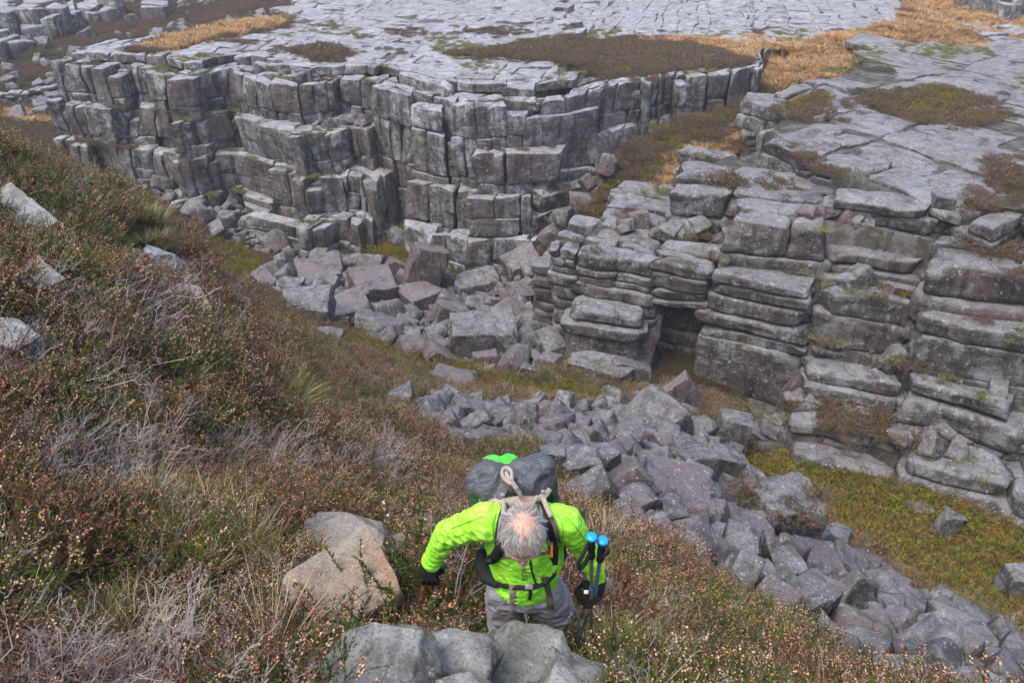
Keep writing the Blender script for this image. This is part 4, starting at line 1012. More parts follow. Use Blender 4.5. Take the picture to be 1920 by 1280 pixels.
def heather_mesh(name, seed, rad=.32, hgt=.30, shoots=150, flower=.5, leafslot=0, leaves=26, fl=(5, 10), brown=.25, twigs=14, lsz=1.0):
    rng = np.random.default_rng(seed); sp_ = Soup()
    K = shoots
    a = rng.uniform(0, 2*PI, K); q = np.sqrt(rng.random(K))
    lump = 1+.3*np.sin(a*3+seed)+.15*np.sin(a*5+seed*2)
    bx = np.cos(a)*q*rad*lump; by = np.sin(a)*q*rad*lump
    bz = hgt*np.sqrt(np.clip(1-.75*q*q, .05, 1))*rng.uniform(.55, 1.0, K)
    base = np.stack([bx, by, bz*.55], -1)
    out = np.stack([np.cos(a)*q, np.sin(a)*q, np.full(K, .9)], -1) + rng.normal(0, .28, (K, 3)); out[:, 2] = np.abs(out[:, 2]); out = unit(out)
    Ls = rng.uniform(.10, .20, K)*(hgt/.3)
    n = 4; tt = np.linspace(0, 1, n)
    bend = rng.normal(0, .25, (K, 3))
    P = base[:, None] + (out*Ls[:, None])[:, None]*tt[None, :, None] + bend[:, None]*(tt[None, :, None]**2)*Ls[:, None, None]
    P[..., 2] = np.maximum(P[..., 2], .01)
    tubes(sp_, P, np.broadcast_to(np.array([.0022, .0018, .0014, .0006]), (K, n)), 3)
    # woody stems from the root to the shoots
    sel = rng.choice(K, min(K, 50), replace=False); m_ = 5; t5 = np.linspace(0, 1, m_)
    root = np.stack([rng.normal(0, .04, len(sel)), rng.normal(0, .04, len(sel)), np.full(len(sel), -.03)], -1)
    W = root[:, None]*(1-t5[None, :, None]) + base[sel][:, None]*t5[None, :, None] + np.sin(t5*PI)[None, :, None]*rng.normal(0, .02, (len(sel), 1, 3))
    tubes(sp_, W, np.broadcast_to(np.linspace(.006, .002, m_), (len(sel), m_)), 3)
    # leaves up each shoot
    N = K*leaves; k = np.repeat(np.arange(K), leaves); f = rng.random(N)
    ii = np.clip((f*(n-1)).astype(int), 0, n-2); fr = f*(n-1)-ii
    Bp = P[k, ii]*(1-fr[:, None]) + P[k, ii+1]*fr[:, None]; dd = unit(P[k, ii+1]-P[k, ii]); s, t = frames(dd)
    an = rng.uniform(0, 2*PI, N); rd = s*np.cos(an)[:, None]+t*np.sin(an)[:, None]
    D = unit(dd*rng.uniform(.5, 1.3, (N, 1))+rd); S = unit(np.cross(D, rd+rng.normal(0, .2, (N, 3))))
    isb = rng.random(K)[k] < brown
    Lf = rng.uniform(.010, .022, N)*lsz; Wf = rng.uniform(.004, .008, N)*lsz
    for sel_, m_i in ((~isb, 0), (isb, 1)):
        if sel_.any(): tri_leaves(sp_, Bp[sel_], D[sel_], S[sel_], Lf[sel_], Wf[sel_], m_i)
    # dry bells near the tips
    fs = np.where(rng.random(K) < flower)[0]
    if len(fs):
        cnt = rng.integers(fl[0], fl[1], len(fs)); k = np.repeat(fs, cnt); N = len(k); f = rng.uniform(.45, 1.02, N); ii = np.clip((f*(n-1)).astype(int), 0, n-2); fr = f*(n-1)-ii
        Bp = P[k, ii]*(1-fr[:, None]) + P[k, ii+1]*fr[:, None]; dd = unit(P[k, ii+1]-P[k, ii]); s, t = frames(dd); an = rng.uniform(0, 2*PI, N)
        rd = s*np.cos(an)[:, None]+t*np.sin(an)[:, None]
        bells(sp_, Bp+rd*.006, unit(rd+dd*.6), rng.uniform(.0032, .0058, N)*lsz, 2)
    if twigs: twig_into(sp_, rng, twigs, rad*.9, hgt*1.05, 4)
    return sp_.mesh(name, [LG if leafslot == 0 else BIL if leafslot == 2 else LB, LB, FLW, STM, TWG])
def twig_into(sp_, rng, n_main, rad, hgt, m, r0=.0032):
    t6 = np.linspace(0, 1, 6)
    starts = np.stack([rng.normal(0, .05, n_main), rng.normal(0, .05, n_main), np.zeros(n_main)], -1)
    a = rng.uniform(0, 2*PI, n_main); q = rng.uniform(.3, 1.15, n_main)
    ends = np.stack([np.cos(a)*q*rad, np.sin(a)*q*rad, hgt*rng.uniform(.55, 1.1, n_main)], -1)
    def paths(S, E, wig):
        K = len(S); P = S[:, None]*(1-t6[None, :, None])+E[:, None]*t6[None, :, None]
        L = np.linalg.norm(E-S, axis=1)
        P[:, 1:-1] += rng.normal(0, wig, (K, 4, 3))*L[:, None, None]; return P
    P = paths(starts, ends, .06); tubes(sp_, P, np.broadcast_to(np.linspace(r0, r0*.5, 6), P.shape[:2]), m)
    for lvl in range(2):
        k = np.repeat(np.arange(len(P)), 4 if lvl == 0 else 3); i = rng.integers(2, 6, len(k)); S = P[k, i]
        d = unit(P[k, np.minimum(i, 5)]-P[k, i-1]) + rng.normal(0, .45, (len(k), 3)); E = S + unit(d)*rng.uniform(.05, .14, (len(k), 1))*(1 if lvl == 0 else .6)*(hgt/.3)
        P = paths(S, E, .07); tubes(sp_, P, np.broadcast_to(np.linspace(r0*.55, r0*.22, 6)*(1 if lvl == 0 else .7), P.shape[:2]), m)
def twig_mesh(name, seed, n=16, rad=.34, hgt=.3):
    rng = np.random.default_rng(seed); sp_ = Soup(); twig_into(sp_, rng, n, rad, hgt, 0, .0038)
    return sp_.mesh(name, [TWG])
def grass_mesh(name, seed, n=220, L=(.18, .42), w=.004, mats=None, mix=.3, spread=.06, droop=.6, lean=(0, 0)):
    rng = np.random.default_rng(seed); sp_ = Soup()
    a = rng.uniform(0, 2*PI, n); r = spread*np.sqrt(rng.random(n)); B = np.stack([np.cos(a)*r, np.sin(a)*r, np.full(n, -.02)], -1)
    tilt = rng.uniform(.05, .75, n); a2 = a+rng.normal(0, .5, n)
    D = unit(np.stack([np.cos(a2)*tilt+lean[0], np.sin(a2)*tilt+lean[1], np.ones(n)], -1)); LL = rng.uniform(*L, n)
    S = unit(np.cross(D, rng.normal(0, 1, (n, 3))))
    m = 5; t = np.linspace(0, 1, m+1)
    P = B[:, None]+D[:, None]*(LL[:, None]*t)[..., None]
    dr = rng.uniform(.2, 1.1, n)*droop
    P = P + np.stack([np.cos(a2), np.sin(a2), -np.ones(n)*.9], -1)[:, None]*(t**2.2)[None, :, None]*(LL*dr*.6)[:, None, None]
    P[..., 2] = np.maximum(P[..., 2], -.02+.0*P[..., 2])
    W = w*rng.uniform(.6, 1.3, n)[:, None]*np.array([1, 1, .9, .7, .45, .08])[None]
    Lf = P-S[:, None]*W[..., None]; Rt = P+S[:, None]*W[..., None]
    V = np.stack([Lf, Rt], 2).reshape(n, -1, 3)
    i = np.arange(m)*2; F = np.concatenate([np.stack([i, i+1, i+3], -1), np.stack([i, i+3, i+2], -1)])
    for sel, mi in ((rng.random(n) >= mix, 0),):
        for s_, mm in ((sel, 0), (~sel, 1)):
            K = int(s_.sum())
            if K: sp_.add(V[s_].reshape(-1, 3), (F[None]+(np.arange(K)*(m+1)*2)[:, None, None]).reshape(-1, 3), mm)
    return sp_.mesh(name, list(mats))
def protos(cname, meshes):
    c = bpy.data.collections.new(cname)
    for i, me in enumerate(meshes):
        o = bpy.data.objects.new('%s_%02d' % (cname, i), me); c.objects.link(o)
    return c
M_GF = [heather_mesh('heather_plant', 10+i, .30, .28, 150, .5, 0, 44, (5, 11), .10, 5, 1.15) for i in range(3)]
M_BF = [heather_mesh('heather_plant', 20+i, .30, .26, 150, .62, 0, 38, (6, 12), .55, 7, 1.1) for i in range(3)]
M_BR = [heather_mesh('heather_plant', 30+i, .30, .22, 140, .25, 1, 34, (4, 8), .75, 10, 1.1) for i in range(2)]
M_TW = [twig_mesh('heather_twigs', 40+i) for i in range(3)]
M_GG = [grass_mesh('grass_tuft', 50+i, 150, (.14, .36), .003, (GRG, GRS), .25) for i in range(3)]
M_GS = [grass_mesh('grass_tuft', 60+i, 180, (.16, .40), .003, (GRS, GRG), .2) for i in range(2)]
M_FAR_H = [heather_mesh('low_heather', 70+i, .5, .25, 120, .2, 0, 11, (2, 4), .88, 4, 3.2) for i in range(3)]
M_FAR_B = [heather_mesh('low_bilberry', 80+i, .5, .22, 120, 0, 2, 11, (2, 4), .16, 0, 3.4) for i in range(3)]
M_FAR_G = [grass_mesh('moor_grass', 90+i, 90, (.25, .5), .016, (GRO, GRS), .3, .35, .7) for i in range(2)]
M_MOSS = [heather_mesh('moss_cushion', 95+i, .25, .06, 70, 0, 2, 12, (1, 2), .5, 0, 2.0) for i in range(2)]
for me in M_FAR_H: me.materials[1] = LBF; me.materials[2] = FLF
for me in M_MOSS: me.materials[0] = MOSS; me.materials[1] = GRG
GROUPS = [M_GF, M_BF, M_BR, M_TW, M_GG, M_GS, M_FAR_H, M_FAR_B, M_FAR_G, M_MOSS]
def grow(name, label, meshes, pts, yaw, scale, tiltn=None):
    """one mass of plants: the meshes spread over points"""
    pts = np.asarray(pts, np.float32); n = len(pts)
    if n == 0: return
    me = bpy.data.meshes.new(name); me.vertices.add(n); me.vertices.foreach_set('co', pts.ravel())
    rot = np.zeros((n, 3), np.float32); rot[:, 2] = yaw
    if tiltn is not None: rot[:, 0] = tiltn[:, 0]; rot[:, 1] = tiltn[:, 1]
    a = me.attributes.new('rot', 'FLOAT_VECTOR', 'POINT'); a.data.foreach_set('vector', rot.ravel())
    a = me.attributes.new('sc', 'FLOAT', 'POINT'); a.data.foreach_set('value', np.asarray(scale, np.float32))
    a = me.attributes.new('pick', 'INT', 'POINT'); a.data.foreach_set('value', RNG.integers(0, len(meshes), n).astype(np.int32))
    o = put(name, me, None, label, name.replace('_', ' '), None, 'stuff')
    coll = protos(name+'_forms', meshes)
    ng = bpy.data.node_groups.new(name+'_growth', 'GeometryNodeTree')
    ng.interface.new_socket('Geometry', in_out='INPUT', socket_type='NodeSocketGeometry'); ng.interface.new_socket('Geometry', in_out='OUTPUT', socket_type='NodeSocketGeometry')
    N = ng.nodes; Lk = ng.links
    gi = N.new('NodeGroupInput'); go = N.new('NodeGroupOutput'); ip = N.new('GeometryNodeInstanceOnPoints'); ci = N.new('GeometryNodeCollectionInfo')
    ci.inputs['Collection'].default_value = coll; ci.inputs['Separate Children'].default_value = True; ci.inputs['Reset Children'].default_value = True
    def at(nm, t):
        x = N.new('GeometryNodeInputNamedAttribute'); x.data_type = t; x.inputs['Name'].default_value = nm
        return [q for q in x.outputs if q.enabled and q.name == 'Attribute'][0]
    e2r = N.new('FunctionNodeEulerToRotation')
    Lk.new(at('rot', 'FLOAT_VECTOR'), e2r.inputs[0]); Lk.new(e2r.outputs[0], ip.inputs['Rotation'])
    Lk.new(at('sc', 'FLOAT'), ip.inputs['Scale']); Lk.new(at('pick', 'INT'), ip.inputs['Instance Index']); ip.inputs['Pick Instance'].default_value = True
    mp = N.new('GeometryNodeMeshToPoints'); Lk.new(gi.outputs[0], mp.inputs[0]); Lk.new(mp.outputs[0], ip.inputs['Points'])
    Lk.new(ci.outputs[0], ip.inputs['Instance']); Lk.new(ip.outputs[0], go.inputs[0])
    md = o.modifiers.new('growth', 'NODES'); md.node_group = ng
    return o
def scatter_grid(x0, x1, y0, y1, step, seed):
    rng = np.random.default_rng(seed); X, Y = np.meshgrid(np.arange(x0, x1, step), np.arange(y0, y1, step))
    X = X.ravel()+rng.uniform(-.5, .5, X.size)*step; Y = Y.ravel()+rng.uniform(-.5, .5, Y.size)*step; return X, Y
def inview(x, y, z, m=220):
    u, v, d = project(np.stack([x, y, z], -1)); return (u > -m) & (u < 1920+m) & (v > -m) & (v < 1280+m) & (y > .3)
BX = np.array([b[:3] for b in BIG]); NEARB = np.array([b[:3] for b in BIG if b[3]])
def off_boulders(x, y, k=.78, arr=None):
    ok = np.ones(len(x), bool)
    for bx, by, br in (BX if arr is None else arr): ok &= (x-bx)**2+(y-by)**2 > (br*k)**2
    return ok
def instony(x, y):
    r = np.zeros(len(x), bool)
    for pl in STONY: r |= inpoly(x+.4*n2(x, y, .9, 91), y+.4*n2(x, y, .9, 92), [tuple(p) for p in pl])
    return r
def ingreen(x, y):
    r = np.zeros(len(x), bool)
    for pl in GREEN: r |= inpoly(x+.5*n2(x, y, .5, 61), y+.8*n2(x, y, .4, 62), pl)
    return r
def pixpoly(x, y, z, pl):
    u, v, d = project(np.stack([x, y, z], -1)); return inpoly(u+25*n2(x, y, 1.2, 95), v+25*n2(x, y, 1.2, 96), pl)
# near slope: step by distance
PX, PY_, PS = [], [], []
for (r0, r1, st, sc) in ((0, 4.5, .155, .74), (4.5, 8, .215, .95), (8, 14, .29, 1.15), (14, 30, .36, 1.3)):
    x, y = scatter_grid(-22, 18, .2, 30, st, int(r0*10)+3); d = np.hypot(x, y); k = (d >= r0) & (d < r1); x, y = x[k], y[k]
    PX.append(x); PY_.append(y); PS.append(np.full(len(x), sc))
x = np.concatenate(PX); y = np.concatenate(PY_); s = np.concatenate(PS)
z = ground(x, y); k = inview(x, y, z) & np.isnan(rockh(x, y)) & off_boulders(x, y, .80) & ~instony(x, y) & ~(ingreen(x, y) & (np.hypot(x, y) > 14))
# nothing grows where the hiker stands
k &= np.hypot(x-.1, y-2.75) > .42
# the photo shows the near stones bare: no plant stands between them and the path
for hgt_ in (.03, .16, .30):
  uu, vv, dd_ = project(np.stack([x, y, z+hgt_], -1))
  k &= (dd_ > 2.35) | (hgt_ < .1)
  for b in BIG:
    if b[3] and b[5] > 900: k &= ~((((uu-b[4])/(b[6]*.56))**2 + ((vv-b[5])/(b[7]*.62))**2 < 1) & (dd_ < b[8]+.1))
  for hu, hv, ru, rv in ((985, 1080, 100, 120), (880, 1010, 60, 60), (1100, 1090, 40, 110)): k &= ~((((uu-hu)/ru)**2+((vv-hv)/rv)**2 < 1) & (dd_ < 4.6))
mound = n2(x, y, 1.15, 94)*.75 + .35*n2(x, y, 2.7, 93)
k &= (mound > -.34) | (RNG.random(len(x)) < .42)
x, y, z, s, mound = x[k], y[k], z[k], s[k], mound[k]
rng = np.random.default_rng(31); s = s*rng.uniform(.75, 1.2, len(x))*(1+.55*mound)
typ = np.full(len(x), 0)
f = n2(x, y, .75, 97)*.7 + .5*n2(x, y, 1.9, 98); f2 = n2(x, y, .9, 99)*.7+.4*n2(x, y, 2.3, 100); r = rng.random(len(x))
typ = np.where(f > .02, 0, 1); typ = np.where(f < -.42, 2, typ)
typ = np.where((f2 > .5) & (r < .5), 3, typ); typ = np.where((f2 < -.46) & (r < .8), 4, typ); typ = np.where(r > .98, 5, typ)
GRASSY = [[(1090,1120),(1200,1100),(1290,1170),(1300,1290),(1080,1290)], [(230,920),(430,930),(500,1040),(430,1100),(250,1080)], [(80,1150),(240,1130),(330,1230),(120,1290),(0,1250)], [(440,740),(600,720),(600,820),(470,830)], [(180,430),(300,400),(320,530),(210,560)], [(740,1120),(830,1100),(830,1180),(740,1190)], [(840,960),(930,1000),(900,1110),(860,1060)],[(1080,960),(1170,960),(1200,1040),(1120,1060)]]
for pl in GRASSY: typ = np.where(pixpoly(x, y, z, pl) & (r < .82), np.where(r < .5, 4, 5), typ)
GREENH = [[(90,290),(240,300),(330,360),(300,420),(120,380)], [(0,270),(60,280),(80,370),(0,360)], [(560,560),(640,620),(560,680),(480,620)], [(20,700),(160,690),(200,800),(60,830)], [(740,1060),(900,1060),(900,1180),(760,1180)], [(1300,1130),(1560,1160),(1560,1290),(1280,1290)]]
for pl in GREENH: typ = np.where(pixpoly(x, y, z, pl) & (typ != 4), 0, typ)
TWIGGY = [[(190,560),(330,560),(330,680),(200,690)], [(60,850),(420,810),(560,860),(560,960),(200,940),(60,930)], [(420,1230),(620,1180),(640,1290),(430,1290)], [(600,860),(740,880),(700,960),(600,950)], [(0,600),(90,640),(60,720),(0,700)]]
for pl in TWIGGY: typ = np.where(pixpoly(x, y, z, pl) & (r < .6), 3, typ)
# slope direction tilts every plant a little down hill
e = .3; gx = (ground(x+e, y)-ground(x-e, y))/(2*e); gy = (ground(x, y+e)-ground(x, y-e))/(2*e)
tl = np.stack([-np.arctan(gy)*-.45, -np.arctan(gx)*.45], -1)
def grow_sel(name, label, k, meshes, sc=1., low=0.):
    n = int(k.sum()); yw = rng.uniform(0, 6.28, n)
    grow(name, label, meshes, np.stack([x[k], y[k], z[k]+low], -1), yw, s[k]*sc*rng.uniform(.85, 1.2, n))
grow_sel('heather', 'green heather in faded flower covering the near slope', typ == 0, M_GF)
grow_sel('heather', 'brown heather thick with dry pink bells on the near slope', typ == 1, M_BF)
grow_sel('heather', 'dark brown heather in the hollows of the near slope', typ == 2, M_BR, 1.1)
grow_sel('heather', 'bare grey heather twigs on the near slope', typ == 3, M_TW, 1.1)
k = (typ == 3); x3 = rng.random(len(x)) < .6
grow_sel('heather', 'thin brown heather growing under the bare grey twigs', k & x3, M_BR, .8, -.05)
grow_sel('grass', 'green and yellow grass tufts on the near slope', typ == 4, M_GG, 1.05)
k4 = (typ == 4) & (rng.random(len(x)) < .5); grow_sel('grass', 'grass mixed with old straw on the near slope', k4, M_GG, .8)
grow_sel('grass', 'pale straw coloured grass tufts on the near slope', typ == 5, M_GS, 1.0)
k5 = (rng.random(len(x)) < .10) & (np.hypot(x, y) < 9); grow_sel('grass', 'single long grass stalks standing out of the heather', k5 & (typ < 4), [grass_mesh('grass_stalks', 64, 14, (.3, .55), .0022, (GRS, GRG), .4, .08, .5)], 1.)
# gully floor, ledges and plateau
xf, yf = scatter_grid(-45, 45, 15, 72, .5, 55)
zf, rockf, vf = land(xf, yf)
gf = ingreen(xf, yf); sf = instony(xf, yf); hf = rockh(xf, yf)
of = np.zeros(len(xf), bool)
for pl in ORANGE: of |= inpoly(xf+1.2*n2(xf, yf, .3, 63), yf+1.6*n2(xf, yf, .25, 64), pl)
rf = rng.random(len(xf)); view = inview(xf, yf, zf, 120); open_ = (np.isnan(hf) | vf) & view & off_boulders(xf, yf, .8)
near_done = (np.hypot(xf, yf) < 29) & np.isnan(hf) & ~gf
def far_grow(name, label, k, meshes, sc):
    n = int(k.sum()); grow(name, label, meshes, np.stack([xf[k], yf[k], zf[k]-.04], -1), rng.uniform(0, 6.28, n), sc*rng.uniform(.45, 1.5, n))
nf = n2(xf, yf, .35, 120)
far_grow('bilberry', 'yellow green bilberry and moss on the floor of the gully', open_ & gf & (rf < .97) & ~sf, M_FAR_B, 1.35)
far_grow('heather', 'low brown heather along the gully and the plateau', open_ & ~gf & ~of & ~sf & ~near_done & ((nf > -.25) | (rf < .4)), M_FAR_H, 1.0)
far_grow('bilberry', 'patches of green bilberry among the low heather', open_ & ~gf & ~of & ~sf & ~near_done & (nf < -.1) & (rf > .4), M_FAR_B, .9)
far_grow('grass', 'orange and straw moor grass on the saddle and the plateau', open_ & of, M_FAR_G, 1.1)
far_grow('bilberry', 'scraps of plants growing between the fallen boulders', open_ & sf & (rf < .13), M_FAR_B, .7)
# ledges and joints of the rock masses
jx, jy = scatter_grid(-34, 34, 20, 72, .42, 56); hj = rockh(jx, jy); kk = ~np.isnan(hj) & ~veg(jx, jy); jx, jy, hj = jx[kk], jy[kk], hj[kk]
zj = land(jx, jy)[0]; rj = rng.random(len(jx)); nj = n2(jx, jy, .28, 131)+.5*n2(jx, jy, .9, 132)
kj = (nj > .30) & (rj < .5) & inview(jx, jy, hj, 60) & (hj < -12.2)
n = int(kj.sum()); grow('moss', 'yellow green moss and lichen cushions in the joints of the slabs', M_MOSS, np.stack([jx[kj], jy[kj], hj[kj]+.0], -1), rng.uniform(0, 6.28, n), rng.uniform(.5, 1.5, n))
kj = (nj < -.42) & (rj < .5) & inview(jx, jy, hj, 60) & (hj > -19)
n = int(kj.sum()); grow('heather', 'small brown heather tufts rooted on the rock ledges', M_FAR_H, np.stack([jx[kj], jy[kj], hj[kj]-.02], -1), rng.uniform(0, 6.28, n), rng.uniform(.35, .8, n))
# ragged margins: tufts straying from the heather patches on to the slabs
je = veg(jx+1.1*n2(jx, jy, 1.3, 141), jy+1.5*n2(jx, jy, 1.1, 142)) | veg(jx+1.6*n2(jx, jy, .6, 143), jy+2.2*n2(jx, jy, .5, 144))
kj = je & (rj < .55) & inview(jx, jy, hj, 60)
n = int(kj.sum()); grow('heather', 'stray heather tufts round the edges of the plateau patches', M_FAR_H, np.stack([jx[kj], jy[kj], hj[kj]-.03], -1), rng.uniform(0, 6.28, n), rng.uniform(.3, .9, n))
jo = np.zeros(len(jx), bool)
for pl in ORANGE: jo |= inpoly(jx+2.2*n2(jx, jy, .6, 145), jy+3.0*n2(jx, jy, .5, 146), pl)
kj = jo & (rj < .5) & inview(jx, jy, hj, 60)
n = int(kj.sum()); grow('grass', 'stray orange grass tufts on the slabs beside the saddle', M_FAR_G, np.stack([jx[kj], jy[kj], hj[kj]-.03], -1), rng.uniform(0, 6.28, n), rng.uniform(.4, .9, n))
# far moor
xm = rng.uniform(-75, 70, 16000); ym = rng.uniform(55, 118, 16000); zm = land(xm, ym)[0]; km = inview(xm, ym, zm, 60) & (np.isnan(rockh(xm, ym)) | veg(xm, ym))
om = np.zeros(len(xm), bool)
for pl in ORANGE: om |= inpoly(xm+1.2*n2(xm, ym, .3, 63), ym+1.6*n2(xm, ym, .25, 64), pl)
for k_, me_, nm, lb in ((km & ~om, M_FAR_H, 'heather', 'brown heather covering the far moor'), (km & om, M_FAR_G, 'grass', 'orange moor grass on the far ground')):
    n = int(k_.sum()); grow(nm, lb, me_, np.stack([xm[k_], ym[k_], zm[k_]-.05], -1), rng.uniform(0, 6.28, n), rng.uniform(.9, 1.8, n))
print('near plants', len(x), 'far', int(open_.sum()), 'moor', int(km.sum()), 'time', time.time()-T_START)

# ------------------------------------------------------------------ single bushes, tussocks and dead branches
def split_parts(me, names):
    """one mesh per material slot, so leaves, bells and stems are parts of their own"""
    n = len(me.vertices); V = np.empty(n*3, np.float32); me.vertices.foreach_get('co', V); V = V.reshape(-1, 3)
    F = np.empty(len(me.loops), np.int32); me.loops.foreach_get('vertex_index', F); F = F.reshape(-1, 3)
    M = np.empty(len(me.polygons), np.int32); me.polygons.foreach_get('material_index', M); out = []
    for nm, slots in names:
        sel = np.isin(M, slots)
        if not sel.any(): continue
        f = F[sel]; u, inv = np.unique(f, return_inverse=True)
        mi = np.searchsorted(np.array(sorted(slots)), M[sel])
        out.append((nm, mesh_from(nm, V[u], inv.reshape(-1, 3), False, [me.materials[q] for q in sorted(slots)], mi)))
    return out
FORMS = {'g': [split_parts(m, [('foliage', [0, 1]), ('flowers', [2]), ('stems', [3, 4])]) for m in M_GF[:2]],
         'b': [split_parts(m, [('foliage', [0, 1]), ('flowers', [2]), ('stems', [3, 4])]) for m in M_BF[:2]]}
def place_plant(kind, u, v, sc, label, cat, name, group=None, lift=0.):
    p = hit(u, v); r = bpy.data.objects.new(name, None); COL.objects.link(r); r.location = (p[0], p[1], p[2]-.02+lift)
    r.rotation_euler = (.25, 0, random.uniform(0, 6.28)); r.scale = (sc,)*3
    r['label'] = label; r['category'] = cat
    if group: r['group'] = group
    if kind in FORMS:
        for nm, me in random.choice(FORMS[kind]): put(nm, me, r, kind='stuff')
    else: put('blades' if name == 'grass_tussock' else 'twigs', kind, r, kind='stuff')
    return r
for a in [('g', 838, 1192, 1.9, 'green heather bush between the ochre boulder and the hiker, below his gloved hand'),
          ('b', 760, 1165, 1.0, 'brown flowering heather bush against the right side of the ochre boulder'),
          ('g', 890, 1195, 1.2, 'dark green heather bush touching the hiker\'s right hip'),
          ('b', 560, 1240, 1.1, 'pink belled heather bush low in front of the ochre boulder'),
          ('g', 1420, 1240, 1.2, 'large green heather bush with many bells right of the hiker at the bottom'),
          ('b', 1540, 1250, 1.1, 'brown heather bush at the bottom, right of the large green one'),
          ('b', 1850, 1275, 1.3, 'heather bush thick with bells in the bottom right corner'),
          ('b', 1240, 1110, .9, 'reddish heather bush in grass right of the poles'),
          ('g', 700, 1275, .8, 'sprigs of heather standing before the long smooth boulder'),
          ('b', 30, 1090, 1.3, 'red brown heather bush at the left edge near the bottom'),
          ('g', 330, 1060, 1.2, 'green heather mound in the lower left of the slope'),
          ('b', 330, 450, 1.6, 'brown topped heather bush above the white patched boulder'),
          ('g', 170, 330, 2.0, 'broad green heather mound near the crest at the left')]:
    place_plant(*a, 'heather bush', 'heather_bush', 'heather bushes that stand out on the near slope')
T_ = grass_mesh('blades', 401, 90, (.25, .62), .0026, (GRS, GRG), .1, .05, .35); T2_ = grass_mesh('blades', 402, 420, (.2, .5), .0034, (GRG, GRS), .2, .09, .8, (.3, 0)); T3_ = grass_mesh('blades', 403, 320, (.18, .36), .0035, (GRS, GRG), .1, .07, .9)
for me, u, v, sc, lb in [(T_, 505, 1250, 1.0, 'loose tussock of long pale straw blades at the bottom left of the ochre boulder'), (T2_, 535, 775, 1.7, 'bright green shaggy grass tussock in the middle of the heather slope'),
                         (T3_, 345, 735, 1.5, 'pale bleached grass tussock beside the thin pointed stone'), (T2_, 330, 1040, .8, 'tangle of long green grass in the lower left heather'), (T3_, 740, 1165, .8, 'tan grass tussock at the lower right of the ochre boulder'),
                         (T3_, 215, 500, 1.5, 'yellow grass tussock left of the white patched boulder'), (T_, 1130, 1240, .7, 'thin straw stalks at the hiker\'s left boot'), (T2_, 1220, 1190, .8, 'green grass tussock below and right of the pole tips')]:
    place_plant(me, u, v, sc, lb, 'grass tussock', 'grass_tussock')
D_ = [twig_mesh('twigs', 420+i, 12, .5, .32) for i in range(3)]
for k_, (u, v, sc, lb) in enumerate([(250, 610, 1.9, 'bare silver heather branches below the flat brown slab'), (150, 770, 1.7, 'dead grey branches lying over heather at the left'), (300, 850, 1.3, 'fan of pale dead twigs in the middle left of the slope'), (470, 900, 1.3, 'long fan of grey twigs above the ochre boulder'), (1330, 1215, .9, 'pale bare twigs rising before the large green bush')]):
    place_plant(D_[k_ % 3], u, v, sc, lb, 'dead branch', 'dead_heather_branch', None, .06)

rng = np.random.default_rng(88)
for bo, V, W, Hh in MOSSY:
    top = V[V[:, 2] > np.percentile(V[:, 2], 72)]; top = top[(top[:, 1] < W*.25)]
    for k_ in range(10 if W > 1.2 else 3):
        p = top[rng.integers(len(top))]; m_ = put('moss', M_MOSS[k_ % 2] if k_ % 3 else M_FAR_H[0], bo, kind='stuff', loc=(p[0], p[1], p[2]-.02)); sc_ = W*rng.uniform(.45, .8)*(1 if W > 1.2 else 1.3); m_.scale = (sc_*.6, sc_*.6, sc_*.6); m_.rotation_euler = (0, 0, rng.uniform(0, 6.28))
# ------------------------------------------------------------------ the hiker, his rucksack and his poles
from mathutils.bvhtree import BVHTree
def CP(u, v, t):
    dx, dy, dz = ray(u, v); return np.array([float(dx*t), float(dy*t), float(dz*t)])
RX = np.array([1., 0, 0]); UPV = np.array([0, sp, cp]); TOC = np.array([0, -cp, sp])      # right, up and toward-the-viewer directions
def plain(name, c, rough=.7, spec=.3, bumpn=None, c2=None, nscale=30):
    m = NT(name)
    if c2: m.color(m.mix(m.ramp(m.noise(m.pos(), nscale, 4, .6), .35, .65), c, c2))
    else: m.color(c)
    m.rough(rough); m.b.inputs['Specular IOR Level'].default_value = spec
    if bumpn: m.bump(m.noise(m.pos(), bumpn[0], 4, .6), bumpn[1], bumpn[2])
    return m.m
MJ = NT('lime_windproof_nylon')
_w = MJ.noise(MJ.pos((1, 1, 1)), 16, 3, .5, 1.2)
MJ.color(MJ.mix(MJ.ramp(MJ.noise(MJ.pos(), 7, 5, .65, .6), .55, .75, 0, .55), MJ.mix(MJ.ramp(_w, .35, .65), (0.27, 0.84, 0.03), (0.42, 0.94, 0.09)), (0.16, 0.55, 0.02))); MJ.rough(.55); MJ.b.inputs['Specular IOR Level'].default_value = .4
MJ.bump(_w, .7, .02); MJ.bump(MJ.noise(MJ.pos((1, 1, 2.5)), 45, 3, .5, .8), .5, .006)
MJ = MJ.m
MT = plain('grey_trouser_cloth', (0.30, 0.295, 0.32), .85, .2, (18, .6, .02), (0.25, 0.245, 0.27), 6)
MSK = plain('weathered_skin', (0.46, 0.26, 0.20), .5, .4, (90, .2, .002), (0.52, 0.32, 0.26), 25)
MHR = leafmat('grey_hair', (0.36, 0.34, 0.33), (0.25, 0.23, 0.22), (0.50, 0.49, 0.48), .5)
MHD = plain('dark_grey_hair', (0.20, 0.18, 0.17), .6)
MBK = plain('black_padded_fabric', (0.018, 0.018, 0.02), .8, .3, (120, .4, .003))
MGL = plain('black_glove_fleece', (0.012, 0.012, 0.014), .9, .2, (200, .5, .002))
MBE = plain('taupe_webbing', (0.36, 0.31, 0.27), .8, .2, (260, .4, .001), (0.30, 0.26, 0.22), 80)
MBD = plain('dark_taupe_webbing', (0.13, 0.105, 0.085), .8, .2, (260, .4, .001))
MBU = plain('grey_plastic_buckle', (0.23, 0.23, 0.25), .35, .5)
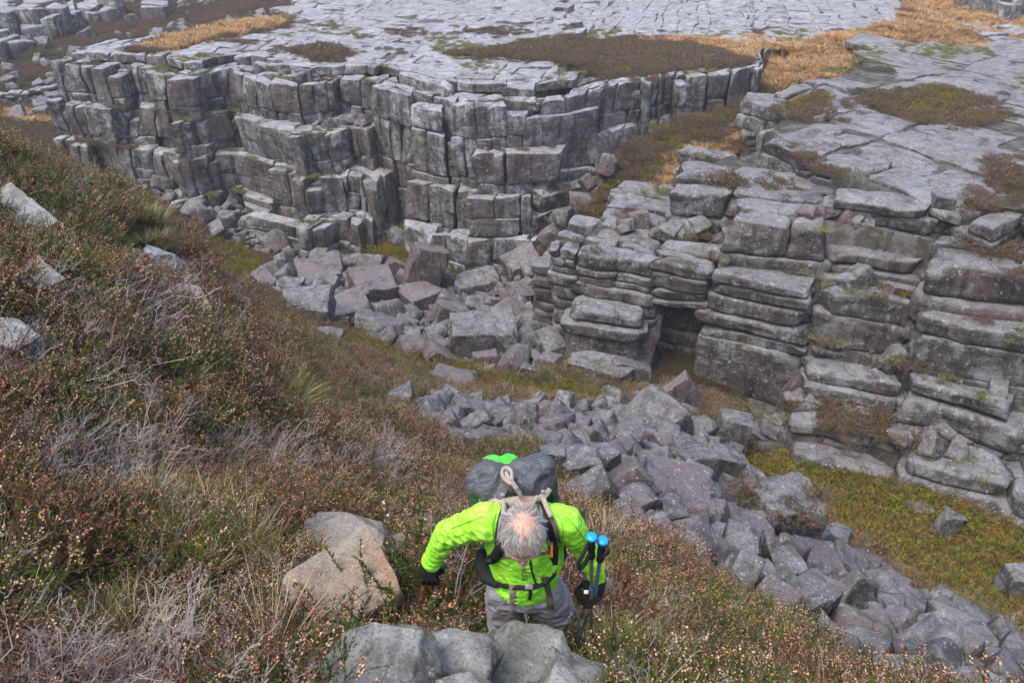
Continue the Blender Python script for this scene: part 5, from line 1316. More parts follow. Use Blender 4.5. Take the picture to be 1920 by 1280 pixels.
MGN = plain('bright_green_fabric', (0.08, 0.62, 0.06), .6, .3, (40, .5, .01))
MDG = plain('dark_green_ripstop', (0.030, 0.060, 0.045), .6, .3, (30, .5, .01))
MRD = plain('red_plastic', (0.72, 0.05, 0.05), .35, .5)
MOR = plain('orange_plastic', (0.85, 0.22, 0.02), .4, .5)
MBL = plain('blue_plastic', (0.0, 0.30, 0.78), .35, .5)
MAL = plain('brushed_pole_metal', (0.36, 0.36, 0.38), .3, .6); MAL.node_tree.nodes['Principled BSDF'].inputs['Metallic'].default_value = .7
MWH = plain('white_print', (0.75, 0.75, 0.75), .6)
MSM = plain('stitched_seam', (0.14, 0.50, 0.015), .6)
MPR = plain('dark_print', (0.05, 0.11, 0.06), .6)
MBT = plain('dark_boot_leather', (0.05, 0.035, 0.03), .6, .3, (40, .4, .004))
def grid_fabric():
    m = NT('white_gridded_dark_fabric'); 
    uvn = m.n.new('ShaderNodeAttribute'); uvn.attribute_name = 'weave'
    sx = m.n.new('ShaderNodeSeparateXYZ'); m.l.new(uvn.outputs['Vector'], sx.inputs[0])
    def lines(o):
        f = m.math('FRACT', m.math('MULTIPLY', o, 1/.0080)); return m.ramp(m.math('ABSOLUTE', m.math('SUBTRACT', f, .5)), .29, .36, 0, 1)
    a = lines(sx.outputs[0]); b = lines(sx.outputs[1])
    dots = m.math('MAXIMUM', a, b)
    c = m.mix(m.math('MULTIPLY', dots, .24), (0.016, 0.020, 0.028), (0.36, 0.38, 0.41))
    m.color(c); m.rough(.55); m.bump(m.noise(m.pos(), 22, 3, .5, .8), .8, .02); return m.m
MGF = grid_fabric()
def remeshed(name, elems, voxel, smooth=6, iters=.5, wr=None, mats=(), sub=0):
    """elems: ellipsoids (centre, radii, rotation 3x3) -> one continuous surface"""
    bm = bmesh.new(); bmesh.ops.create_icosphere(bm, subdivisions=3, radius=1); bmesh.ops.triangulate(bm, faces=bm.faces)
    SVt = np.array([v.co[:] for v in bm.verts]); SFt = np.array([[v.index for v in f.verts] for f in bm.faces]); bm.free()
    Vs, Fs, off = [], [], 0
    for c, r, Rm in elems:
        Vs.append((SVt*np.asarray(r)) @ np.asarray(Rm).T + np.asarray(c)); Fs.append(SFt+off); off += len(SVt)
    me = mesh_from(name, np.vstack(Vs), np.vstack(Fs)); o = bpy.data.objects.new(name, me); COL.objects.link(o)
    md = o.modifiers.new('r', 'REMESH'); md.mode = 'VOXEL'; md.voxel_size = voxel; md.adaptivity = 0
    ms = o.modifiers.new('s', 'SMOOTH'); ms.factor = iters; ms.iterations = smooth
    dg = bpy.context.evaluated_depsgraph_get(); dg.update()
    m2 = bpy.data.meshes.new_from_object(o.evaluated_get(dg)); bpy.data.objects.remove(o)
    n = len(m2.vertices); V = np.empty(n*3, np.float32); m2.vertices.foreach_get('co', V); V = V.reshape(-1, 3).astype(float)
    if wr is not None:
        N = np.empty(n*3, np.float32); m2.vertex_normals.foreach_get('vector', N); N = N.reshape(-1, 3)
        V = V + N*wr(V)[:, None]; m2.vertices.foreach_set('co', V.astype(np.float32).ravel())
    m2.polygons.foreach_set('use_smooth', np.ones(len(m2.polygons), bool))
    for m in mats: m2.materials.append(m)
    m2.name = name; m2.update(); return m2
I3 = np.eye(3)
def axes_from(z, x=RX):
    z = unit(np.asarray(z, float)); y = unit(np.cross(z, x)); x = np.cross(y, z); return np.stack([x, y, z], 1)
def chain(pts, n=9):
    """tapering limb: pts = [(point, radius)...]"""
    out = []
    for (a, ra), (b, rb) in zip(pts[:-1], pts[1:]):
        for k in range(n):
            f = k/(n-1); r = ra*(1-f)+rb*f; out.append((np.asarray(a)*(1-f)+np.asarray(b)*f, (r, r, r), I3))
    return out
def flat_chain(pts, n=9, x=RX):
    """pts = [(point, half width, half depth)...] blended ellipsoids"""
    out = []
    for (a, wa, da), (b, wb, db) in zip(pts[:-1], pts[1:]):
        R = axes_from(np.asarray(b)-np.asarray(a), x)
        for k in range(n):
            f = k/(n-1); w = wa*(1-f)+wb*f; d_ = da*(1-f)+db*f
            out.append((np.asarray(a)*(1-f)+np.asarray(b)*f, (w, d_, min(w, d_)*.8), R))
    return out
PEL = CP(985, 1088, 3.70); NECK = CP(985, 958, 3.34); SHR = CP(912, 978, 3.34); SHL = CP(1058, 976, 3.34)
ELR = CP(838, 996, 3.50); WRR = CP(810, 1050, 3.66); HAR = CP(806, 1070, 3.76)
ELL = CP(1104, 1038, 3.52); WRL = CP(1122, 1086, 3.62); HAL = CP(1111, 1112, 3.60)
HIPR = CP(948, 1100, 3.70); HIPL = CP(1020, 1098, 3.70); KNR = CP(948, 1162, 3.96); KNL = CP(1046, 1160, 3.98)
ANR = CP(958, 1232, 4.36); ANL = CP(1074, 1216, 4.38)
HEAD = CP(980, 1000, 3.13)
fwd = unit(-UPV*.90+TOC*.30); crown = unit(TOC - fwd*np.dot(TOC, fwd)); hx = np.cross(fwd, crown)
HR = np.stack([hx, fwd, crown], 1)
def HL(x, y, z): return HEAD + HR @ np.array([x, y, z])
person = bpy.data.objects.new('person', None); COL.objects.link(person)
person['label'] = 'grey haired hiker in a bright lime jacket climbing with his head bowed'; person['category'] = 'person'
# body: one continuous skin from skull to ankles (the hands are inside the gloves)
el = [(HL(0, 0, 0), (.076, .096, .083), HR), (HL(0, -.012, .012), (.074, .086, .078), HR), (HL(0, .045, -.045), (.060, .058, .065), HR), (HL(0, .055, -.085), (.046, .045, .045), HR),
      (HL(0, .088, -.020), (.050, .016, .012), HR), (HL(0, .104, -.050), (.0105, .016, .026), HR), (HL(0, .118, -.066), (.014, .0125, .011), HR), (HL(-.012, .108, -.068), (.009, .009, .008), HR), (HL(.012, .108, -.068), (.009, .009, .008), HR),
      (HL(0, .092, -.094), (.026, .013, .006), HR), (HL(0, .088, -.106), (.022, .013, .006), HR), (HL(0, .080, -.128), (.024, .020, .018), HR),
      (HL(-.046, .068, -.055), (.022, .022, .022), HR), (HL(.046, .068, -.055), (.022, .022, .022), HR)]
for s_ in (-1, 1):
    el += [(HL(.079*s_, -.004, -.030), (.006, .018, .030), HR), (HL(.083*s_, -.012, -.020), (.006, .016, .020), HR), (HL(.080*s_, -.002, -.052), (.006, .010, .012), HR)]
el += chain([(HL(0, -.03, -.06), .060), (NECK+np.array([0, -.01, .0]), .062), (NECK+np.array([0, .01, -.08]), .07)])
el += flat_chain([(NECK+np.array([0, .01, -.06]), .12, .07), (NECK*.5+PEL*.5, .12, .09), (PEL, .13, .09)])
el += chain([(SHR, .045), (ELR, .036), (WRR, .028)]) + chain([(SHL, .045), (ELL, .036), (WRL, .028)]) + chain([(HIPR, .07), (KNR, .05), (ANR, .035)]) + chain([(HIPL, .07), (KNL, .05), (ANL, .035)])
el += chain([(NECK+np.array([0, .02, -.07]), .055), (SHR, .045)]) + chain([(NECK+np.array([0, .02, -.07]), .055), (SHL, .045)])
body = put('body', remeshed('body', el, .006, 5, .5, None, [MSK]), person)
for s_ in (-1, 1):
    bm = bmesh.new(); bmesh.ops.create_uvsphere(bm, u_segments=14, v_segments=10, radius=.012); me = bpy.data.meshes.new('eye'); bm.to_mesh(me); bm.free(); me.materials.append(MWH)
    put('eye', me, person, loc=HL(.030*s_, .086, -.040))
def strand_ribbons(name, roots, dirs, lens, w, mat, wob=.2, seed=1, grav=None, mats=None):
    rng = np.random.default_rng(seed); K = len(roots); m = 5; t = np.linspace(0, 1, m)
    side = unit(np.cross(dirs, rng.normal(0, 1, (K, 3))))
    P = roots[:, None] + dirs[:, None]*(lens[:, None]*t)[..., None] + side[:, None]*(t**2)[None, :, None]*(lens*rng.normal(0, wob, K))[:, None, None]
    if grav is not None: P = P + grav[:, None]*(t**2)[None, :, None]*lens[:, None, None]
    W = w*np.array([1, 1, .9, .7, .2])
    V = np.stack([P-side[:, None]*W[None, :, None], P+side[:, None]*W[None, :, None]], 2).reshape(-1, 3)
    i = np.arange(m-1)*2; F = np.stack([i, i+1, i+3, i+2], -1); F = (F[None]+(np.arange(K)*m*2)[:, None, None]).reshape(-1, 4)
    mi = np.repeat((rng.random(K) < .28).astype(int), m-1)
    return mesh_from(name, V, F, True, mats or [mat, MHD], mi)
rng = np.random.default_rng(8)
N_ = 9000; q = unit(rng.normal(0, 1, (N_, 3)))
lx, ly, lz = q[:, 0], q[:, 1], q[:, 2]
bald = (((lx+.05)/.42)**2+((ly+.22)/.38)**2 < 1) & (lz > .3)
thin = (np.abs(lx+.05) < .16) & (ly > .0) & (ly < .75) & (lz > .2)
face = (ly > .62) | ((ly > .25) & (lz < .05)) | (lz < -.55)
keep = ~face & (~bald | (rng.random(N_) < .10)) & (~thin | (rng.random(N_) < .35))
q = q[keep]
root_l = q*np.array([.078, .098, .086]) + np.array([0, -.003, .002])
dl = np.stack([q[:, 0]*.35, np.full(len(q), 1.0)-.9*(q[:, 1] < -.35), -.45-q[:, 2]*.1], -1)
dl = dl - q*(np.sum(dl*q, 1, keepdims=True))*.97 + q*.05 + rng.normal(0, .12, q.shape)
roots = HEAD + root_l @ HR.T; dirs = unit(dl) @ HR.T
hair = put('hair', strand_ribbons('hair', roots, dirs, rng.uniform(.022, .050, len(q)), .0011, MHR, .25, 3), person)
# jacket
def wrinkle(V): 
    a = vnoise(V*np.array([1, 1, 1.0]), 9, 301); b = vnoise(V + .04*vnoise(V, 8, 303)[:, None], 26, 302)
    return .009*a + .017*(1-np.abs(b)*2)*np.clip(.5+vnoise(V, 6, 304), 0, 1) + .002*vnoise(V, 60, 305)
tdir = PEL-NECK
el = flat_chain([(NECK+tdir*.08+np.array([0, .03, 0]), .13, .085), (NECK+tdir*.30, .178, .122), (NECK+tdir*.55, .170, .125), (NECK+tdir*.80+TOC*.01, .158, .128), (NECK+tdir*.96+TOC*.015, .150, .122)], 8)
el += chain([(NECK+np.array([-.05, .02, -.05]), .075), (SHR, .073), (ELR, .054), (WRR, .039)], 8) + chain([(NECK+np.array([.05, .02, -.05]), .075), (SHL, .070), (ELL, .052), (WRL, .038)], 8)
el += chain([(NECK+np.array([0, .02, -.06]), .066), (NECK+np.array([0, .01, -.03]), .062)], 4)
jacket = put('jacket', remeshed('jacket', el, .0052, 5, .5, wrinkle, [MJ]), person)
# trousers
def wrinkle2(V): return .010*vnoise(V*np.array([1, 1, 1.5]), 8, 311) + .007*(1-np.abs(vnoise(V + .05*vnoise(V, 7, 314)[:, None], 20, 312))*2) + .002*vnoise(V, 60, 313)
el = flat_chain([(PEL+TOC*-.01, .150, .110), (PEL*.6+(HIPR+HIPL)*.2+np.array([0, 0, -.05]), .160, .112)], 6)
el += chain([(HIPR+np.array([0, 0, -.02]), .092), (HIPR*.4+KNR*.6, .094), (KNR, .088), (KNR*.4+ANR*.6, .084), (ANR, .075)], 8)
el += chain([(HIPL+np.array([0, 0, -.02]), .094), (HIPL*.4+KNL*.6, .100), (KNL, .096), (KNL*.4+ANL*.6, .088), (ANL, .075)], 8)
trousers = put('trousers', remeshed('trousers', el, .0075, 5, .5, wrinkle2, [MT]), person)
# boots
for an, nm in ((ANR, 'r'), (ANL, 'l')):
    e_ = chain([(an+np.array([0, .02, -.03]), .055), (an+np.array([0, 0, -.09]), .052), (an+np.array([.01, -.14, -.10]), .045), (an+np.array([.01, -.20, -.105]), .036)], 7)
    put('boot', remeshed('boot', e_, .007, 4, .5, None, [MBT]), person)
# hands in black gloves, five fingers each
def glove(wrist, palm_c, x_, y_, z_, curl, seed, side=1):
    """x_ across the knuckles, y_ toward the finger tips, z_ the back of the hand"""
    R = np.stack([unit(x_), unit(y_), unit(z_)], 1); e_ = []
    e_ += chain([(wrist, .036), (palm_c - R[:, 1]*.035, .030)], 6)
    for k in range(5): e_.append((palm_c + R[:, 0]*(k-2)*.015 + R[:, 1]*.0, (.017, .044, .018), R))
    for k, L in enumerate((.072, .082, .078, .062)):
        b = palm_c + R[:, 0]*(k-1.5)*.0225*side + R[:, 1]*.040; ang = .25; p = b; pts = [(p, .0125)]
        for j in range(3):
            ang += curl[j]; dd = R[:, 1]*math.cos(ang) - R[:, 2]*math.sin(ang); p = p + dd*L*(.45, .32, .25)[j]; pts.append((p, .0115-.001*j))
        e_ += chain(pts, 5)
    b = palm_c - R[:, 0]*.036*side - R[:, 1]*.015; p1 = b - R[:, 0]*.018*side + R[:, 1]*.020 - R[:, 2]*.018; p2 = p1 + R[:, 0]*.014*side + R[:, 1]*.018 - R[:, 2]*.022; e_ += chain([(b, .015), (p1, .0135), (p2, .011)], 5)
    return remeshed('glove', e_, .0036, 3, .5, None, [MGL])
handY = unit(-RX*.75 - UPV*.55 + TOC*.2)
gl = put('glove', glove(WRL, HAL, unit(-UPV*.8+RX*.5), handY, unit(TOC*.9+RX*.25), (.75, .95, .8), 1), person)
put('glove', glove(WRR, HAR, unit(RX*.8), unit(-UPV), TOC, (.5, .6, .5), 2, -1), person)
# things laid on the body: find the surface under a sight line
def bvh(objs):
    V, F, off = [], [], 0
    for o in objs:
        V += [o.matrix_world @ v.co for v in o.data.vertices] if False else [v.co + o.location for v in o.data.vertices]
        F += [tuple(i+off for i in p.vertices) for p in o.data.polygons]; off = len(V)
    return BVHTree.FromPolygons(V, F)
BV = bvh([jacket, trousers])
def on(tree, u, v, off=.006, t_def=3.4):
    dx, dy, dz = [float(a) for a in ray(u, v)]; d = Vector((dx, dy, dz)).normalized()
    h = tree.ray_cast(Vector((0, 0, 0)), d)
    if h[0] is None: return CP(u, v, t_def)
    return np.array(h[0]) - np.array(d)*off
def ribbon(name, P, w, th, mat, parent, normal=TOC, nrm=None, smooth=True, widths=None):
    P = np.asarray(P, float)
    # even out the path
    s = np.concatenate([[0], np.cumsum(np.linalg.norm(np.diff(P, axis=0), axis=1))]); n = max(8, int(s[-1]/.008)); ss = np.linspace(0, s[-1], n)
    P = np.stack([np.interp(ss, s, P[:, i]) for i in range(3)], -1)
    for _ in range(3): P[1:-1] = .5*P[1:-1]+.25*(P[:-2]+P[2:])
    T = unit(np.gradient(P, axis=0)); S = unit(np.cross(T, np.broadcast_to(normal, T.shape))); N = np.cross(S, T)
    W = np.full(n, w) if widths is None else np.interp(ss/s[-1], np.linspace(0, 1, len(widths)), widths)
    ring = [S*W[:, None]*.5*a + N*th*.5*b for a, b in ((-1, -.3), (-.9, 1), (.9, 1), (1, -.3), (.9, -1), (-.9, -1))]
    V = np.stack([P+r for r in ring], 1).reshape(-1, 3); k = 6
    i = np.arange(n-1)[:, None]*k; j = np.arange(k)[None]; j2 = (j+1) % k
    F = np.stack([i+j, i+j2, i+k+j2, i+k+j], -1).reshape(-1, 4)
    F = np.vstack([F, [[0, 1, 2, 5], [2, 3, 4, 5]], [[q_+(n-1)*k for q_ in (5, 2, 1, 0)], [q_+(n-1)*k for q_ in (5, 4, 3, 2)]]])
    return put(name, mesh_from(name, V, F, smooth, [mat]), parent)
def onpath(tree, pts, off, t_def=3.4, sub=5):
    out = []
    for a, b in zip(pts[:-1], pts[1:]):
        for k in range(sub): f = k/sub; out.append(on(tree, a[0]*(1-f)+b[0]*f, a[1]*(1-f)+b[1]*f, off, t_def))
    out.append(on(tree, *pts[-1][:2], off, t_def)); return out
def box_part(name, c, dims, R, mat, parent, bev=.2, seed=0):
    h = np.array(dims)*.5; C8 = np.array([[-1,-1,-1],[1,-1,-1],[1,1,-1],[-1,1,-1],[-1,-1,1],[1,-1,1],[1,1,1],[-1,1,1]])*h
    P, F = hexa_blocks(C8[None], 4, min(dims)*bev, 0, seed); return put(name, mesh_from(name, P[0] @ np.asarray(R).T + np.asarray(c), F, True, [mat]), parent)
for pts_ in ([(930,962),(922,985),(926,1008),(936,1030)], [(1044,962),(1056,985),(1056,1008),(1048,1030)], [(905,968),(885,975),(865,983),(846,990)], [(1062,968),(1078,985),(1092,1005),(1102,1028)]):
    ribbon('seam', onpath(BV, pts_, .003), .0035, .004, MSM, person)
ribbon('zip', onpath(BV, [(993,1040),(995,1060),(1000,1080),(1005,1096)], .0075), .008, .006, MBK, person)
# lettering down the chest
cu = bpy.data.curves.new('txt', 'FONT'); cu.body = 'BTWIN'; cu.size = 1.0; cu.resolution_u = 3; cu.space_character = 1.12
to = bpy.data.objects.new('txt', cu); COL.objects.link(to); dg = bpy.context.evaluated_depsgraph_get(); dg.update()
tm = bpy.data.meshes.new_from_object(to.evaluated_get(dg)); bpy.data.objects.remove(to)
bm = bmesh.new(); bm.from_mesh(tm); bmesh.ops.triangulate(bm, faces=bm.faces)
for _ in range(2):
    es = [e for e in bm.edges if e.calc_length() > .12]
    if es: bmesh.ops.subdivide_edges(bm, edges=es, cuts=1); bmesh.ops.triangulate(bm, faces=[f for f in bm.faces if len(f.verts) > 3])
xs_ = [v.co.x for v in bm.verts]; x0_, x1_ = min(xs_), max(xs_)
for v in bm.verts:
    f = (v.co.x-x0_)/(x1_-x0_); g_ = v.co.y/.72
    v.co = Vector(on(BV, 989.5-5*f*.4-11.5*g_, 1088-36*f, .0050))
bm.to_mesh(tm); bm.free(); tm.materials.append(MPR); tm.name = 'lettering'; put('lettering', tm, person)
# ---- rucksack
sack = bpy.data.objects.new('rucksack', None); COL.objects.link(sack)
sack['label'] = 'dark gridded roll top rucksack with taupe straps worn by the hiker'; sack['category'] = 'rucksack'
def weave(me, U, W_):
    n = len(me.vertices); V = np.empty(n*3, np.float32); me.vertices.foreach_get('co', V); V = V.reshape(-1, 3)
    a = me.attributes.new('weave', 'FLOAT_VECTOR', 'POINT'); D = V - V.mean(0)
    uv = np.stack([D @ U + .006*vnoise(V, 14, 7), D @ W_ + .006*vnoise(V, 14, 9), np.zeros(n)], -1).astype(np.float32); a.data.foreach_set('vector', uv.ravel()); return me
def crumple(V): return .014*vnoise(V, 9, 321) + .016*(1-np.abs(vnoise(V+.05*vnoise(V, 9, 324)[:, None], 18, 322))*2) + .003*vnoise(V, 50, 323)
BACKV = unit(np.array([0, 1, -.15])); SU = unit(NECK-PEL)
c0 = NECK*.45+PEL*.55 + BACKV*.245; 
el = flat_chain([(c0-SU*.22, .145, .10), (c0-RX*.02, .165, .11), (c0+SU*.25-RX*.02, .165, .105)], 9)
el += [(CP(908, 932, 3.47), (.055, .085, .085), I3), (CP(905, 962, 3.50), (.055, .085, .08), I3)]
put('main_bag', remeshed('main_bag', el, .009, 4, .5, crumple, [MDG]), sack)
topL = CP(925, 912, 3.42); topR = CP(990, 902, 3.40)
Rt = axes_from(UPV, RX)
el = [(topL+UPV*.01, (.105, .098, .06), axes_from(unit(TOC*.8+UPV*.6))), (CP(912, 918, 3.45), (.055, .060, .045), Rt), (CP(945, 905, 3.42), (.06, .05, .045), Rt), (CP(962,922,3.42), (.10,.05,.035), Rt)]
me = remeshed('roll_top', el, .006, 3, .5, crumple, [MGF]); put('roll_top', weave(me, unit(RX+UPV*.45), unit(UPV-RX*.45)), sack)
el = [(topR+UPV*.012, (.098, .092, .07), Rt), (CP(1008, 880, 3.40), (.066, .060, .05), Rt), (CP(1018, 905, 3.42), (.045, .060, .045), Rt)]
me = remeshed('roll_top', el, .006, 3, .5, crumple, [MGF]); put('roll_top', weave(me, unit(RX*.95+UPV*.25), unit(UPV-RX*.25)), sack)
el = chain([(CP(911, 888, 3.46), .032), (CP(928, 873, 3.47), .036), (CP(954, 870, 3.48), .032)], 7)
put('green_stuff_sack', remeshed('green_stuff_sack', el, .006, 3, .5, crumple, [MGN]), sack)
# collar band, straps and buckles
def strip(name, pts, w, th, mat, normal=TOC, widths=None): return ribbon(name, [CP(*p) for p in pts], w, th, mat, sack, normal, widths=widths)
strip('collar_band', [(905,918,3.42),(922,934,3.36),(945,941,3.33),(985,935,3.32),(1018,930,3.33),(1028,915,3.36)], .036, .012, MBE, unit(TOC+UPV*.4))
strip('compression_strap', [(944,876,3.30),(950,892,3.26),(962,906,3.25),(974,924,3.26),(980,938,3.29)], .020, .004, MBE)
strip('strap_loop', [(960,900,3.25),(960,882,3.27),(948,874,3.28),(940,882,3.27),(944,896,3.255),(958,906,3.25)], .016, .004, MBE, unit(TOC+RX*.4))
strip('hanging_loop', [(955,932,3.30),(965,944,3.27),(985,951,3.26),(1002,943,3.27),(1006,928,3.30)], .007, .006, MBE)
strip('side_cord', [(903,900,3.40),(901,925,3.39),(899,945,3.39),(908,957,3.38)], .008, .004, MBE)
for bu, bv_, bt in ((943,927,3.315),(1018,921,3.32),(946,950,3.28),(1021,940,3.30),(968,914,3.245)):
    box_part('buckle', CP(bu, bv_, bt), (.017, .014, .008), axes_from(TOC), MBU, sack)
strip('load_lifter', [(945,938,3.31),(944,952,3.27),(943,966,3.24)], .018, .004, MBE)
strip('load_lifter', [(1018,932,3.31),(1024,948,3.27),(1033,968,3.24)], .020, .004, MBE)
BV2 = BV
pr = onpath(BV2, [(948,948),(942,970),(938,1000),(938,1028),(926,1046),(915,1050)], .012)
ribbon('shoulder_strap', pr, .044, .018, MBK, sack, widths=[.03, .046, .046, .046, .04, .03])
ribbon('strap_edging', [np.array(q_)+TOC*.010 for q_ in onpath(BV2, [(947,948),(938,972),(934,1000),(933,1026),(924,1042)], .012)], .010, .006, MBU, sack)
pl_ = onpath(BV2, [(1010,945),(1020,960),(1028,985),(1034,1010),(1040,1040),(1040,1056)], .012)
ribbon('shoulder_strap', pl_, .046, .018, MBK, sack, widths=[.03, .048, .048, .044, .036, .028])
ribbon('strap_edging', [np.array(q_)+TOC*.010 for q_ in onpath(BV2, [(1012,945),(1016,965),(1022,990),(1029,1015),(1035,1030)], .012)], .008, .006, MBU, sack)
ribbon('webbing', [np.array(q_)+TOC*.012 for q_ in onpath(BV2, [(1022,945),(1032,965),(1042,990),(1046,1012),(1043,1030)], .014)], .020, .004, MBD, sack)
ribbon('sternum_strap', onpath(BV2, [(930,1046),(950,1043),(975,1042),(1000,1040),(1020,1037),(1036,1034)], .008), .014, .005, MBD, sack)
box_part('sternum_buckle', on(BV2, 1002, 1039, .012), (.038, .018, .010), axes_from(TOC), MBU, sack)
o_ = on(BV2, 1034, 1030, .03); ribbon('orange_whistle', [o_+UPV*.028, o_, o_-UPV*.030], .013, .012, MOR, sack)
ribbon('lime_cord', [np.array(a_) for a_ in onpath(BV2, [(1046,1003),(1040,1008),(1034,1014),(1034,1024)], .022)], .004, .004, MGN, sack)
# hip belt, padded wings and dangling webbing
el = chain([(CP(904, 1040, 3.66), .030), (CP(903, 1058, 3.64), .036), (CP(912, 1080, 3.62), .034), (CP(930, 1092, 3.58), .024)], 7)
put('hip_belt_wing', remeshed('hip_belt_wing', el, .006, 4, .5, None, [MBK]), sack)
el = chain([(CP(1052, 1022, 3.62), .022), (CP(1053, 1040, 3.62), .026), (CP(1046, 1058, 3.60), .020)], 7)
put('hip_belt_wing', remeshed('hip_belt_wing', el, .006, 4, .5, None, [MBK]), sack)
BV3 = bvh([trousers]); BV4 = BV
ribbon('hip_belt', onpath(BV4, [(925,1090),(940,1096),(960,1100),(985,1101),(1005,1099),(1025,1090),(1042,1072)], .008), .026, .006, MBK, sack)
ribbon('hanging_strap', onpath(BV4, [(961,1096),(962,1120),(961,1140),(960,1155)], .010), .033, .004, MBE, sack)
ribbon('hanging_strap', onpath(BV4, [(1021,1082),(1026,1105),(1031,1128),(1033,1146)], .010), .034, .004, MBD, sack)
ribbon('black_tail', onpath(BV4, [(993,1098),(995,1110),(993,1124)], .008), .016, .004, MBK, sack)
box_part('belt_buckle', on(BV4, 992, 1099, .014), (.035, .022, .010), axes_from(TOC), MBU, sack)
el = chain([(CP(890, 955, 3.62), .034), (CP(888, 985, 3.68), .036)], 6)
put('side_pocket', remeshed('side_pocket', el, .006, 3, .5, None, [MDG]), sack)
for (u_b, v_b, nm) in ((883, 953, 'a'), (890, 967, 'b')):
    bt = bpy.data.objects.new('water_bottle', None); COL.objects.link(bt)
    bt['label'] = 'red bottle top standing higher in the side pocket of the rucksack' if nm == 'a' else 'lower red bottle top in the side pocket, half behind the sleeve'
    bt['category'] = 'bottle'; bt['group'] = 'red topped bottles in the rucksack pocket'
    c = CP(u_b, v_b, 3.55)
    for pn, zz, rr_, mm in (('cap', 0, ((.0, .012), (.008, .012), (.009, .006), (.014, .004), (.014, -.014), (0, -.014)), MRD), ('flask', 0, ((0, -.013), (.011, -.014), (.012, -.02), (.022, -.032), (.022, -.13), (0, -.13)), MBK)):
        n_ = 16; prof = np.array(rr_); ang = np.arange(n_)*2*PI/n_; V = []
        for r_, z_ in prof: V += [(r_*math.cos(a_), r_*math.sin(a_), z_) for a_ in ang]
        F = [[i*n_+j, i*n_+(j+1) % n_, (i+1)*n_+(j+1) % n_, (i+1)*n_+j] for i in range(len(prof)-1) for j in range(n_)]
        put(pn, mesh_from(pn, np.array(V)+c, F, True, [mm]), bt)
# ---- trekking poles
def pole(top, hand, tip, lab, seed):
    r = bpy.data.objects.new('trekking_pole', None); COL.objects.link(r); r['label'] = lab; r['category'] = 'trekking pole'; r['group'] = 'pair of trekking poles in the left glove'
    top, hand, tip = [np.asarray(a) for a in (top, hand, tip)]
    def tb(name, pts, mat, sides=14):
        S = Soup(); P = np.array([p for p, _ in pts])[None]; tubes(S, P, np.array([q_ for _, q_ in pts])[None], 0, sides)
        me = S.mesh(name, [mat]); me.polygons.foreach_set('use_smooth', np.ones(len(me.polygons), bool)); return put(name, me, r)
    ax = unit(top-hand)
    tb('grip', [(top-ax*.004, .001), (top-ax*.006, .022), (top-ax*.022, .021), (top-ax*.045, .016), (top-ax*.075, .018), (top-ax*.11, .015), (top-ax*.15, .017), (top-ax*.16, .012), (top-ax*.165, .001)], MBK)
    tb('blue_cap', [(top+ax*.008, .0005), (top+ax*.007, .016), (top+ax*.003, .0235), (top-ax*.006, .0235), (top-ax*.008, .0005)], MBL)
    tb('upper_shaft', [(top-ax*.15, .009), (hand, .009), (hand-ax*.10, .009), (hand*.62+tip*.38, .009)], MAL)
    ax2 = unit(tip-hand)
    tb('lower_shaft', [(hand*.62+tip*.38, .0075), (tip-ax2*.05, .0072)], MAL)
    tb('blue_collar', [(hand+ax*.040, .0102), (hand+ax*.055, .0102)], MBL)
    tb('basket', [(tip-ax2*.085, .006), (tip-ax2*.075, .026), (tip-ax2*.070, .026), (tip-ax2*.062, .006)], MBK)
    tb('tip', [(tip-ax2*.06, .006), (tip, .002)], MAL)
    return r, top, ax
P1, t1_, a1_ = pole(CP(1109, 1006, 3.24), CP(1109, 1112, 3.56), CP(1108, 1238, 4.42), 'trekking pole whose blue cap is nearer the hiker, shaft straight down', 1)
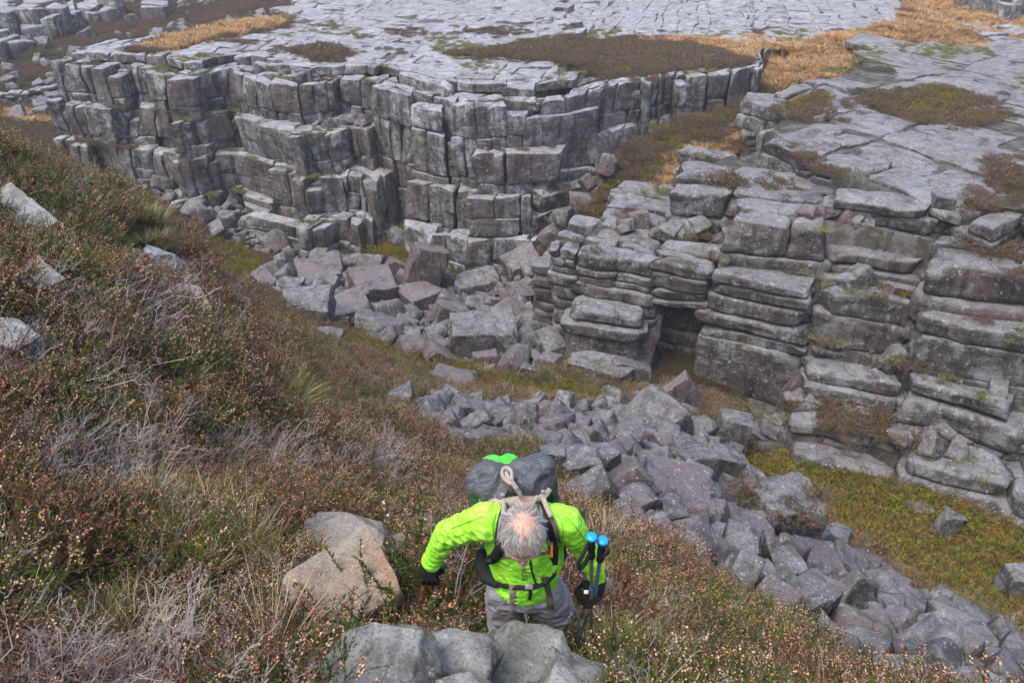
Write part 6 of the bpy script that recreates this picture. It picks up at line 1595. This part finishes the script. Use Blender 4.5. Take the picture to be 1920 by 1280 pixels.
P2, t2_, a2_ = pole(CP(1130, 1013, 3.27), CP(1116, 1112, 3.58), CP(1082, 1208, 4.34), 'trekking pole whose blue cap is farther right, shaft slanting behind the knee', 2)
def sub_ribbon(name, pts, w, mat, parent): return ribbon(name, [CP(*p) for p in pts], w, .004, mat, parent, unit(TOC+RX*.5))
sub_ribbon('wrist_strap', [(1103,1020,3.26),(1092,1040,3.24),(1083,1056,3.24),(1088,1067,3.26),(1100,1052,3.28),(1106,1036,3.30)], .022, MBK, P1)
sub_ribbon('wrist_strap', [(1134,1022,3.27),(1142,1028,3.26),(1140,1039,3.27),(1130,1042,3.29)], .014, MBK, P2)
ribbon('white_mark', [CP(1119, 1098, 3.53)-RX*.012, CP(1119, 1095, 3.525), CP(1119, 1093, 3.53)+RX*.012], .005, .004, MWH, person)
box_part('white_mark', CP(1099, 1109, 3.545), (.020, .016, .006), axes_from(TOC), MWH, person)

# ------------------------------------------------------------------ the damp air
hm = bpy.data.materials.new('damp_air'); hm.use_nodes = True; hn = hm.node_tree.nodes; hl = hm.node_tree.links
for x in list(hn): hn.remove(x)
ho = hn.new('ShaderNodeOutputMaterial'); hv = hn.new('ShaderNodeVolumePrincipled'); hv.inputs['Color'].default_value = (.86, .90, .95, 1); hv.inputs['Density'].default_value = .0007; hv.inputs['Anisotropy'].default_value = .0
hl.new(hv.outputs[0], ho.inputs['Volume'])
gv = ground_obj.data; zz = np.empty(len(gv.vertices)*3, np.float32); gv.vertices.foreach_get('co', zz); zz = zz.reshape(-1, 3)
b0 = (-1560, -1560, float(zz[:, 2].min())-1); b1 = (1560, 1560, float(zz[:, 2].max())+3)
V = [(x, y, z) for z in (b0[2], b1[2]) for x, y in ((b0[0], b0[1]), (b1[0], b0[1]), (b1[0], b1[1]), (b0[0], b1[1]))]
put('haze', mesh_from('haze', V, [(0, 3, 2, 1), (4, 5, 6, 7), (0, 1, 5, 4), (1, 2, 6, 5), (2, 3, 7, 6), (3, 0, 4, 7)], False, [hm]), kind='stuff', label='thin damp haze in the air over the moor')
print('script', time.time()-T_START)
